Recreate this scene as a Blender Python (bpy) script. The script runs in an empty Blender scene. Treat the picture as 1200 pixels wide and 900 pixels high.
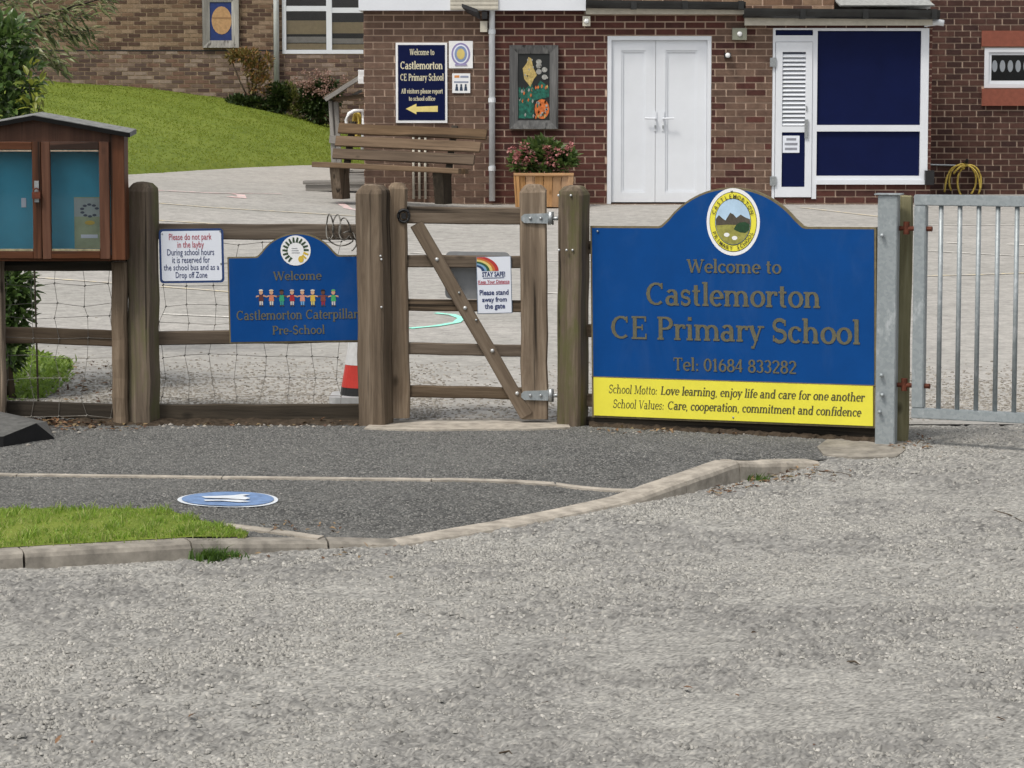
import bpy, bmesh, math, random
from mathutils import Vector, Matrix, Euler
R = math.radians
rnd = random.Random(7)
scn = bpy.context.scene
C = scn.collection

# ------------------------------------------------------------------ camera, sky, sun, exposure
CAMZ, FPX = 1.71, 3300.0                       # eye height, focal length in photo pixels
PITCH = math.atan(320 / FPX)                   # horizon lies 320 px above the middle
cam = bpy.data.cameras.new('camera'); camo = bpy.data.objects.new('camera', cam); C.objects.link(camo)
camo.location = (0, 0, CAMZ); camo.rotation_euler = (R(90) - PITCH, 0, 0)
cam.sensor_width = 36; cam.lens = 36 * FPX / 1200; cam.clip_end = 1000; cam.clip_start = .1
scn.camera = camo
SUN_EL, SUN_AZ = 57, 222                       # behind the viewer's left shoulder, thin cloud
wd = bpy.data.worlds.new('World'); scn.world = wd; wd.use_nodes = True
wn = wd.node_tree.nodes; wl = wd.node_tree.links
bg = wn['Background']; bg.inputs['Strength'].default_value = .115
sky = wn.new('ShaderNodeTexSky'); sky.sky_type = 'NISHITA'; sky.sun_disc = False
sky.sun_elevation = R(SUN_EL); sky.sun_rotation = R(SUN_AZ); sky.dust_density = 4; sky.air_density = 1.2
hs = wn.new('ShaderNodeHueSaturation'); hs.inputs['Saturation'].default_value = .2
wl.new(sky.outputs['Color'], hs.inputs['Color']); wl.new(hs.outputs['Color'], bg.inputs['Color'])
sl = bpy.data.lights.new('sun', 'SUN'); sl.energy = 1.5; sl.angle = R(10); sl.color = (1, .93, .83)
so = bpy.data.objects.new('sun', sl); C.objects.link(so)
a = R(SUN_AZ); e = R(SUN_EL)
sd = Vector((math.sin(a) * math.cos(e), math.cos(a) * math.cos(e), math.sin(e)))
so.location = sd * 40; so.rotation_euler = sd.to_track_quat('Z', 'Y').to_euler()
vs = scn.view_settings; vs.view_transform = 'Standard'; vs.look = 'None'; vs.gamma = 1; vs.use_curve_mapping = False
vs.exposure = .42

# ------------------------------------------------------------------ survey helpers: sight lines measured on the photograph
_c, _s = math.cos(PITCH), math.sin(PITCH)
def ray(px, py):
    dx = (px - 600) / FPX; dv = (450 - py) / FPX
    return Vector((dx, _c + dv * _s, -_s + dv * _c))
def P(px, py, Y):
    r = ray(px, py); t = Y / r.y
    return Vector((r.x * t, Y, CAMZ + r.z * t))
def sm(t):
    t = max(0., min(1., t)); return t * t * (3 - 2 * t)
def hit(px, py, f):                            # where the sight line meets a height field
    r = ray(px, py); lo, hi = 5., 70.
    for _ in range(60):
        m = (lo + hi) / 2; t = m / r.y
        if CAMZ + r.z * t > f(r.x * t, m): lo = m
        else: hi = m
    t = lo / r.y
    return Vector((r.x * t, lo, f(r.x * t, lo)))
def pl(root, px, py, dep=0.):                  # sight line against the plane local y = dep of a root -> local (x, z)
    mi = root.matrix_basis.inverted(); o = mi @ Vector((0, 0, CAMZ)); d = mi.to_3x3() @ ray(px, py)
    t = (dep - o.y) / d.y; q = o + d * t
    return q.x, q.z

# ------------------------------------------------------------------ mesh helpers
class MB:
    def __init__(s): s.v = []; s.f = []; s.m = []
    def add(s, vs, fs, mi=0):
        b = len(s.v); s.v += [tuple(q) for q in vs]; s.f += [tuple(i + b for i in f) for f in fs]; s.m += [mi] * len(fs); return s
    def box(s, x0, x1, y0, y1, z0, z1, mi=0):
        return s.add([(x0,y0,z0),(x1,y0,z0),(x1,y1,z0),(x0,y1,z0),(x0,y0,z1),(x1,y0,z1),(x1,y1,z1),(x0,y1,z1)],
                     [(0,3,2,1),(4,5,6,7),(0,1,5,4),(1,2,6,5),(2,3,7,6),(3,0,4,7)], mi)
    def prism(s, poly, y0, y1, mi=0, side=None):        # poly in (x, z), front at y0
        n = len(poly); side = mi if side is None else side
        s.add([(x, y0, z) for x, z in poly], [tuple(range(n))], mi)
        s.add([(x, y1, z) for x, z in poly], [tuple(reversed(range(n)))], mi)
        s.add([(x, y0, z) for x, z in poly] + [(x, y1, z) for x, z in poly], [(i, i + n, (i + 1) % n + n, (i + 1) % n) for i in range(n)], side)
        return s
    def tube(s, pts, r, n=8, mi=0, closed=False):
        pts = [Vector(p) for p in pts]; N = len(pts); rs = r if isinstance(r, (list, tuple)) else [r] * N; rings = []
        for i, p in enumerate(pts):
            if closed: t = pts[(i + 1) % N] - pts[i - 1]
            else: t = pts[min(i + 1, N - 1)] - pts[max(i - 1, 0)]
            t.normalize(); up = Vector((0, 0, 1)) if abs(t.z) < .9 else Vector((0, 1, 0))
            a = t.cross(up).normalized(); b = a.cross(t)
            rings.append([p + (a * math.cos(k * 2 * math.pi / n) + b * math.sin(k * 2 * math.pi / n)) * rs[i] for k in range(n)])
        vs = [q for g in rings for q in g]; fs = []
        for i in range(N if closed else N - 1):
            j = (i + 1) % N
            for k in range(n): fs.append((i * n + k, i * n + (k + 1) % n, j * n + (k + 1) % n, j * n + k))
        if not closed: fs += [tuple(reversed(range(n))), tuple((N - 1) * n + k for k in range(n))]
        return s.add(vs, fs, mi)
    def lathe(s, prof, n=24, at=(0, 0, 0), mi=0):
        vs = []; fs = []
        for r, z in prof:
            vs += [(at[0] + r * math.cos(k * 2 * math.pi / n), at[1] + r * math.sin(k * 2 * math.pi / n), at[2] + z) for k in range(n)]
        for i in range(len(prof) - 1):
            for k in range(n): fs.append((i * n + k, i * n + (k + 1) % n, (i + 1) * n + (k + 1) % n, (i + 1) * n + k))
        return s.add(vs, fs, mi)
    def mesh(s, name, mats):
        me = bpy.data.meshes.new(name); me.from_pydata(s.v, [], s.f)
        for m in (mats if isinstance(mats, (list, tuple)) else [mats]): me.materials.append(m)
        if any(s.m): me.polygons.foreach_set('material_index', s.m)
        me.update(); return me
    def build(s, name, mats, parent=None, origin=None, smooth=False, loc=None, rot=None, recalc=True):
        """vertices are world coordinates unless loc is given; the mesh origin goes to `origin` or the parent's place"""
        if loc is None and parent is not None and not parent.get('_rot'):
            o = Vector(origin) if origin is not None else parent.matrix_basis.translation
            s.v = [(x - o.x, y - o.y, z - o.z) for x, y, z in s.v]; loc = o - parent.matrix_basis.translation
        elif loc is None and origin is not None:
            o = Vector(origin); s.v = [(x - o.x, y - o.y, z - o.z) for x, y, z in s.v]; loc = o
        me = s.mesh(name, mats)
        if recalc:
            bm = bmesh.new(); bm.from_mesh(me); bmesh.ops.recalc_face_normals(bm, faces=bm.faces); bm.to_mesh(me); bm.free()
        return ob(name, me, parent, loc or (0, 0, 0), rot, smooth)
def ob(name, me, parent=None, loc=(0, 0, 0), rot=None, smooth=False):
    o = bpy.data.objects.new(name, me); C.objects.link(o); o.location = loc
    if rot is not None: o.rotation_euler = rot
    if parent is not None: o.parent = parent
    if smooth and me is not None:
        me.polygons.foreach_set('use_smooth', [True] * len(me.polygons))
    return o
def tag(o, label=None, cat=None, group=None, kind=None):
    if label: o['label'] = label
    if cat: o['category'] = cat
    if group: o['group'] = group
    if kind: o['kind'] = kind
    return o
def empty(name, loc, label=None, cat=None, group=None, kind=None, mat=None):
    o = bpy.data.objects.new(name, None); C.objects.link(o); o.empty_display_size = .1
    if mat is not None: o.matrix_basis = mat; o['_rot'] = 1
    else: o.location = loc; o.matrix_basis = Matrix.Translation(Vector(loc))
    return tag(o, label, cat, group, kind)
def frame_matrix(a, b):                         # x axis from a to b, z nearly up, y away from the viewer
    x = (b - a).normalized(); y = Vector((0, 0, 1)).cross(x).normalized(); z = x.cross(y)
    m = Matrix((x, y, z)).transposed().to_4x4(); m.translation = a; return m
def timber(name, size, mat, parent, loc, rot=(0, 0, 0), bev=.008, dome=0., jit=.003, seg=6):
    """a sawn timber, long axis local z from 0 up, size (x, y, length); dome chamfers the top end"""
    sx, sy, L = size; bm = bmesh.new()
    hx, hy = sx / 2, sy / 2
    if dome: prof = [((L - dome) * k / seg, 1, 1) for k in range(seg + 1)] + [(L - dome * .62, .93, .94), (L - dome * .12, .64, .7), (L, .4, .45)]
    else: prof = [(0, .96, .96)] + [(.004 + (L - .008) * k / seg, 1, 1) for k in range(seg + 1)] + [(L, .96, .96)]
    oct_ = [(-1, -1, 1, 0), (1, -1, -1, 0), (1, -1, 0, 1), (1, 1, 0, -1), (1, 1, -1, 0), (-1, 1, 1, 0), (-1, 1, 0, -1), (-1, -1, 0, 1)]
    rings = []
    for z, fx, fy in prof:
        ox, oy = rnd.uniform(-jit, jit), rnd.uniform(-jit, jit)
        rings.append([bm.verts.new((px * hx * fx + cx * bev + ox, py * hy * fy + cy * bev + oy, z + rnd.uniform(-jit, jit) * (.6 if 0 < z else 0))) for px, py, cx, cy in oct_])
    for i in range(len(rings) - 1):
        for k in range(8): bm.faces.new((rings[i][k], rings[i][(k + 1) % 8], rings[i + 1][(k + 1) % 8], rings[i + 1][k]))
    bm.faces.new(list(reversed(rings[0]))); bm.faces.new(rings[-1])
    me = bpy.data.meshes.new(name); bm.to_mesh(me); bm.free(); me.materials.append(mat)
    o = ob(name, me, parent, Vector(loc) - (parent.matrix_basis.translation if parent is not None and not parent.get('_rot') else Vector()), rot)
    return o
def plank(name, a, b, w, t, mat, parent, bev=.004, jit=.002, face=None, local=False):
    """a board from point a to point b (world), width w measured upright in the picture plane, thickness t"""
    a, b = Vector(a), Vector(b); z = (b - a).normalized()
    y = face or Vector((0, 1, 0)); x = y.cross(z).normalized(); y = z.cross(x)
    rot = Matrix((x, y, z)).transposed().to_euler()
    return timber(name, (w, t, (b - a).length), mat, parent, a, rot, bev, 0, jit)

# ------------------------------------------------------------------ materials
def lin(c):
    return tuple(((v / 255) / 12.92 if v / 255 <= .04045 else ((v / 255 + .055) / 1.055) ** 2.4) for v in c)
def newmat(name):
    m = bpy.data.materials.new(name); m.use_nodes = True; n = m.node_tree.nodes; l = m.node_tree.links
    return m, n, l, n['Principled BSDF']
def noise(n, l, co, scale, detail=4, rough=.6, stretch=None, dist=0.):
    t = n.new('ShaderNodeTexNoise'); t.inputs['Scale'].default_value = scale; t.inputs['Detail'].default_value = detail
    t.inputs['Roughness'].default_value = rough; t.inputs['Distortion'].default_value = dist
    if stretch:
        mp = n.new('ShaderNodeMapping'); mp.inputs['Scale'].default_value = stretch; l.new(co, mp.inputs['Vector']); co = mp.outputs['Vector']
    l.new(co, t.inputs['Vector']); return t.outputs['Fac']
def ramp(n, l, fac, stops):
    r = n.new('ShaderNodeValToRGB'); el = r.color_ramp.elements
    while len(el) > 1: el.remove(el[-1])
    for i, (p, c) in enumerate(stops):
        e_ = el[0] if i == 0 else el.new(p)
        e_.position = p; e_.color = (*c, 1) if len(c) == 3 else c
    l.new(fac, r.inputs['Fac']); return r.outputs['Color']
def mix(n, l, fac, c1, c2, mode='MIX'):
    x = n.new('ShaderNodeMix'); x.data_type = 'RGBA'; x.blend_type = mode
    for sock, v in ((x.inputs[0], fac), (x.inputs[6], c1), (x.inputs[7], c2)):
        if isinstance(v, (int, float)): sock.default_value = v
        elif isinstance(v, tuple): sock.default_value = (*v, 1)
        else: l.new(v, sock)
    return x.outputs[2]
def bump(n, l, fac, strength, dist, b, prev=None):
    u = n.new('ShaderNodeBump'); u.inputs['Strength'].default_value = strength; u.inputs['Distance'].default_value = dist
    l.new(fac, u.inputs['Height'])
    if prev is not None: l.new(prev, u.inputs['Normal'])
    l.new(u.outputs['Normal'], b.inputs['Normal']); return u.outputs['Normal']
def coord(n, kind='Object'):
    return n.new('ShaderNodeTexCoord').outputs[kind]
def gpos(n):
    return n.new('ShaderNodeNewGeometry').outputs['Position']
def plain(name, col, rough=.5, metal=0., var=.12, scale=14, bmp=.0, spec=.4, stretch=None, world=False, grime=None):
    m, n, l, b = newmat(name); co = gpos(n) if world else coord(n)
    f = noise(n, l, co, scale, 5, .65, stretch)
    d = tuple(max(0, v * (1 - var)) for v in col); h = tuple(min(1, v * (1 + var)) for v in col)
    cc = ramp(n, l, f, [(.3, d), (.7, h)])
    if grime:
        gf = noise(n, l, co, 3.5, 8, .75, (1.4, 1, .5), .8); g2 = noise(n, l, co, 55, 3, .8)
        cc = mix(n, l, ramp(n, l, gf, [(.5, (0, 0, 0)), (.75, (.12, .12, .12))]), cc, grime); cc = mix(n, l, ramp(n, l, g2, [(.70, (0, 0, 0)), (.76, (.35, .35, .35))]), cc, grime)
    l.new(cc, b.inputs['Base Color'])
    b.inputs['Roughness'].default_value = rough; b.inputs['Metallic'].default_value = metal; b.inputs['Specular IOR Level'].default_value = spec
    if bmp: bump(n, l, f, bmp, .004, b)
    return m
def wood(name, cols, rough=.85, grain=26, moss=None, bmp=.5):
    """weathered timber, grain along local z; cols dark, mid, light"""
    m, n, l, b = newmat(name); co = coord(n)
    oi = n.new('ShaderNodeObjectInfo'); ad = n.new('ShaderNodeVectorMath'); ad.operation = 'ADD'
    sc = n.new('ShaderNodeVectorMath'); sc.operation = 'SCALE'; sc.inputs[3].default_value = 19.
    cx = n.new('ShaderNodeCombineXYZ'); l.new(oi.outputs['Random'], cx.inputs[0]); l.new(oi.outputs['Random'], cx.inputs[2])
    l.new(cx.outputs[0], sc.inputs[0]); l.new(co, ad.inputs[0]); l.new(sc.outputs[0], ad.inputs[1]); v = ad.outputs[0]
    g = noise(n, l, v, grain, 7, .7, (1, 1, .055), .6)
    p = noise(n, l, v, 3.5, 4, .6, (1, 1, .5))
    c1 = ramp(n, l, g, [(.28, cols[0]), (.5, cols[1]), (.74, cols[2])])
    c2 = ramp(n, l, p, [(.3, tuple(x * .7 for x in cols[1])), (.65, tuple(min(1, x * 1.18) for x in cols[1]))])
    c = mix(n, l, .4, c1, c2)
    ck = noise(n, l, v, 15, 3, .6, (1, 1, .03), .25); c = mix(n, l, ramp(n, l, ck, [(.34, (.9, .9, .9)), (.41, (0, 0, 0))]), c, tuple(x * .45 for x in cols[0]))
    lt = noise(n, l, v, 11, 4, .7, (1, 1, .05), .3); c = mix(n, l, ramp(n, l, lt, [(.56, (0, 0, 0)), (.72, (.6, .6, .6))]), c, tuple(min(1, x * 1.35) for x in cols[2]))
    kn = n.new('ShaderNodeTexVoronoi'); kn.inputs['Scale'].default_value = 6.5; km = n.new('ShaderNodeMapping'); km.inputs['Scale'].default_value = (1, 1, .55); l.new(v, km.inputs['Vector']); l.new(km.outputs[0], kn.inputs['Vector'])
    c = mix(n, l, ramp(n, l, kn.outputs['Distance'], [(.06, (.75, .75, .75)), (.15, (0, 0, 0))]), c, tuple(x * .6 for x in cols[0]))
    if moss:
        mo = noise(n, l, v, 9, 6, .7, (1, 1, .3)); c = mix(n, l, ramp(n, l, mo, [(.45, (0, 0, 0)), (.62, (.8, .8, .8))]), c, moss)
    hv = n.new('ShaderNodeHueSaturation'); mr = n.new('ShaderNodeMapRange'); mr.inputs[3].default_value = .82; mr.inputs[4].default_value = 1.18
    l.new(oi.outputs['Random'], mr.inputs[0]); l.new(mr.outputs[0], hv.inputs['Value']); l.new(c, hv.inputs['Color'])
    fr = n.new('ShaderNodeMath'); fr.operation = 'FRACT'; mu = n.new('ShaderNodeMath'); mu.operation = 'MULTIPLY'; mu.inputs[1].default_value = 7.31; l.new(oi.outputs['Random'], mu.inputs[0]); l.new(mu.outputs[0], fr.inputs[0])
    m2 = n.new('ShaderNodeMapRange'); m2.inputs[3].default_value = .85; m2.inputs[4].default_value = 1.2; l.new(fr.outputs[0], m2.inputs[0]); l.new(m2.outputs[0], hv.inputs['Saturation'])
    l.new(hv.outputs['Color'], b.inputs['Base Color']); b.inputs['Roughness'].default_value = rough; b.inputs['Specular IOR Level'].default_value = .25
    nb_ = bump(n, l, g, bmp, .006, b); bump(n, l, ck, bmp, .01, b, nb_); return m
def tarmac(name, light, dark, patch, patch_scale, grain=95., lo=.42, hi=.62, bmp=.8, streak=None, mott=.5, fine_k=.8, stone_k=.85, chips=None):
    m, n, l, b = newmat(name); co = gpos(n)
    big = noise(n, l, co, patch_scale, 6, .62, streak or (1, 1.6, 1))
    mid = noise(n, l, co, 7, 6, .75, (1, 1.3, 1), .4)
    vo = n.new('ShaderNodeTexVoronoi'); vo.inputs['Scale'].default_value = grain; l.new(co, vo.inputs['Vector'])
    fine = noise(n, l, co, grain * .35, 4, .8)
    base = mix(n, l, ramp(n, l, big, [(lo, (0, 0, 0)), (hi, (1, 1, 1))]), patch, light)
    md = ramp(n, l, mid, [(.34, (.74, .74, .74)), (.6, (1.06, 1.06, 1.06))])
    base = mix(n, l, 1., base, md, 'MULTIPLY')
    worm = noise(n, l, co, 21, 3, .7, (1, 1.2, 1), 1.2); wm = noise(n, l, co, 2.3, 5, .65, (1, 1.5, 1))
    wk = ramp(n, l, worm, [(.40, (mott, mott, mott)), (.52, (1, 1, 1))]); wa = ramp(n, l, wm, [(.40, (1, 1, 1)), (.62, (.25, .25, .25))])
    base = mix(n, l, wa, base, mix(n, l, 1., base, wk, 'MULTIPLY'))
    sep = n.new('ShaderNodeSeparateColor'); l.new(vo.outputs['Color'], sep.inputs[0])
    fac_ = sep.outputs[0]
    if chips:                                   # chip colour and wear measured into the relief mesh
        at = n.new('ShaderNodeAttribute'); at.attribute_name = 'wear'; sp = n.new('ShaderNodeSeparateColor'); l.new(at.outputs['Color'], sp.inputs[0]); fac_ = sp.outputs[1]
        base = mix(n, l, sp.outputs[0], base, mix(n, l, 1., base, chips, 'MULTIPLY'))
    st = ramp(n, l, fac_, [(.0, dark), (.3, (.75, .75, .75)), (.7, (1, 1, 1)), (1., (1.45, 1.42, 1.36))])
    base = mix(n, l, stone_k, base, st, 'MULTIPLY')
    ff = ramp(n, l, fine, [(.36, (.5, .5, .5)), (.56, (1.06, 1.06, 1.06))])
    base = mix(n, l, fine_k, base, ff, 'MULTIPLY')
    l.new(base, b.inputs['Base Color']); b.inputs['Roughness'].default_value = .9; b.inputs['Specular IOR Level'].default_value = .25
    nb = bump(n, l, vo.outputs['Distance'], bmp, .006, b); bump(n, l, fine, bmp * .7, .006, b, nb)
    return m
def leafmat(name, cols, rough=.45, trans=.25, spec=.4):
    m, n, l, b = newmat(name); g = n.new('ShaderNodeNewGeometry')
    l.new(ramp(n, l, g.outputs['Random Per Island'], [(i / max(1, len(cols) - 1), c) for i, c in enumerate(cols)]), b.inputs['Base Color'])
    b.inputs['Roughness'].default_value = rough; b.inputs['Specular IOR Level'].default_value = spec
    out = n['Material Output']; tr = n.new('ShaderNodeBsdfTranslucent'); mx = n.new('ShaderNodeMixShader'); mx.inputs[0].default_value = trans
    tr.inputs['Color'].default_value = (*[min(1, v * 1.6) for v in cols[len(cols) // 2]], 1)
    l.new(b.outputs[0], mx.inputs[1]); l.new(tr.outputs[0], mx.inputs[2]); l.new(mx.outputs[0], out.inputs['Surface']); return m
def glassmat(name, tint=(.9, .95, 1), refl=.12):
    m, n, l, b = newmat(name); out = n['Material Output']; tr = n.new('ShaderNodeBsdfTransparent'); tr.inputs[0].default_value = (*tint, 1)
    gl = n.new('ShaderNodeBsdfGlossy'); gl.inputs['Roughness'].default_value = .03; mx = n.new('ShaderNodeMixShader')
    lw = n.new('ShaderNodeLayerWeight'); lw.inputs[0].default_value = .25
    mr = n.new('ShaderNodeMapRange'); mr.inputs[3].default_value = refl; mr.inputs[4].default_value = .9
    l.new(lw.outputs['Fresnel'], mr.inputs[0]); l.new(mr.outputs[0], mx.inputs[0]); l.new(tr.outputs[0], mx.inputs[1]); l.new(gl.outputs[0], mx.inputs[2])
    l.new(mx.outputs[0], out.inputs['Surface']); n.remove(b); return m

W_POST = wood('weathered_post_timber', [(.042, .03, .02), (.165, .122, .083), (.33, .262, .19)])
W_GREEN = wood('mossy_post_timber', [(.038, .029, .02), (.14, .105, .072), (.27, .215, .155)], moss=(.115, .115, .04))
W_RAIL = wood('rail_timber', [(.032, .024, .017), (.115, .087, .062), (.23, .185, .14)])
W_DARK = wood('dark_timber', [(.014, .012, .009), (.04, .033, .025), (.085, .07, .052)])  # dark timber tones for lower rails, cabinet rail and bench supports
W_RED = wood('varnished_red_brown_timber', [(.03, .014, .008), (.092, .039, .022), (.18, .088, .054)], rough=.5, grain=18, bmp=.25)
W_BENCH = wood('bench_timber', [(.06, .04, .025), (.135, .092, .058), (.24, .17, .11)])
W_GREY = wood('silvered_timber', [(.13, .12, .11), (.26, .25, .235), (.42, .41, .39)])
W_PLANT = wood('planter_timber', [(.26, .14, .065), (.42, .25, .13), (.55, .36, .21)], bmp=.2)
W_FRAME = wood('picture_frame_timber', [(.05, .05, .05), (.13, .13, .13), (.26, .26, .25)])
BLUE = plain('sign_blue_paint', (.002, .055, .225), .45, var=.08, scale=4, spec=.15, grime=(.10, .15, .24))
NAVY = plain('navy_panel', (.003, .007, .045), .45, var=.1, scale=3, spec=.12)
YELL = plain('yellow_sign_panel', (.76, .70, .06), .5, var=.06, scale=5, grime=(.45, .41, .12))
GOLD = plain('tarnished_gold_lettering', (.125, .118, .075), .5, .15, .2, 60)
EDGE = plain('sign_edge', (.16, .13, .07), .6, var=.3, scale=30)
WHITE = plain('white_paint', (.78, .79, .80), .45, var=.05, scale=6)
UPVC = plain('white_upvc', (.68, .71, .755), .35, var=.04, scale=2, spec=.5)
PAPER = plain('white_print', (.72, .76, .84), .4, var=.03, scale=4)
BLACK = plain('black_plastic', (.014, .014, .015), .45, var=.3)
DARKINK = plain('dark_ink', (.03, .05, .09), .5)
BROWNINK = plain('dark_olive_ink', (.09, .085, .035), .5)
REDINK = plain('red_ink', (.40, .05, .08), .5)
NAVYINK = plain('navy_ink', (.02, .035, .13), .5)
CREAM = plain('cream_gold_ink', (.62, .58, .42), .5)
ARROW = plain('arrow_yellow', (.75, .62, .22), .5)
STEEL = plain('steel_fitting', (.35, .37, .38), .45, .7, .3, 60)
RUST = plain('rusty_iron', (.12, .035, .018), .8, .2, .5, 40, .4)
WIRE = plain('dull_fence_wire', (.2, .19, .17), .6, .4, .4, 30)
CONC = plain('pale_concrete', (.37, .335, .285), .9, 0, .4, 11, .5, .2, world=True)
KERB = plain('weathered_kerb_concrete', (.25, .23, .198), .9, 0, .45, 9, .7, .2, world=True)
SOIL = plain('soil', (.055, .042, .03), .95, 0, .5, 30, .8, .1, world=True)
PIPEW = plain('white_pipe', (.68, .71, .74), .4, var=.08, scale=20)
CREAMP = plain('cream_plastic', (.55, .52, .44), .5)
HOSE = plain('yellow_hose', (.62, .47, .10), .5, var=.2, scale=30)
FELT = plain('grey_roof_felt', (.33, .34, .33), .9, 0, .35, 25, .5, .2)
GUTTER = plain('black_gutter', (.02, .021, .021), .35, var=.5, scale=4)
GLASS = glassmat('clear_glass', (.97, .985, 1), .035)
FAR_GLASS = glassmat('window_glass', (.55, .58, .6), .1)
MORTAR = plain('buff_mortar', (.50, .375, .29), .95, 0, .2, 5, 0, .2, world=True)
MORTAR_D = plain('grey_buff_mortar', (.44, .34, .265), .95, 0, .2, 5, 0, .2, world=True)
def galv():
    m, n, l, b = newmat('galvanised_steel'); co = coord(n)
    v = n.new('ShaderNodeTexVoronoi'); v.inputs['Scale'].default_value = 70; l.new(co, v.inputs['Vector'])
    sp = n.new('ShaderNodeSeparateColor'); l.new(v.outputs['Color'], sp.inputs[0])
    f = noise(n, l, co, 9, 5, .7, (1, 1, .5)); a_ = ramp(n, l, sp.outputs[0], [(.2, (.28, .315, .33)), (.8, (.33, .365, .38))])
    c = mix(n, l, ramp(n, l, f, [(.55, (0, 0, 0)), (.66, (.75, .75, .75))]), a_, (.55, .58, .6))
    l.new(c, b.inputs['Base Color']); b.inputs['Metallic'].default_value = .35; b.inputs['Roughness'].default_value = .5; return m
GALV = galv()
ROAD = tarmac('worn_road_surface', (.37, .362, .335), (.3, .3, .3), (.335, .328, .305), 1.1, 70, mott=.85, fine_k=.2, stone_k=.9, bmp=.2, chips=(.8, .8, .81))
FOOT = tarmac('dark_footway_tarmac', (.165, .165, .157), (.45, .45, .45), (.12, .121, .117), 1.2, 75, mott=.8, fine_k=.3, bmp=.25, stone_k=.95, chips=(.8, .8, .8))
PLAY = tarmac('playground_tarmac', (.42, .405, .38), (.6, .6, .6), (.37, .36, .335), .5, 45, .38, .6, .3, (.3, 1.6, 1), .9, .2, .2)

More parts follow.
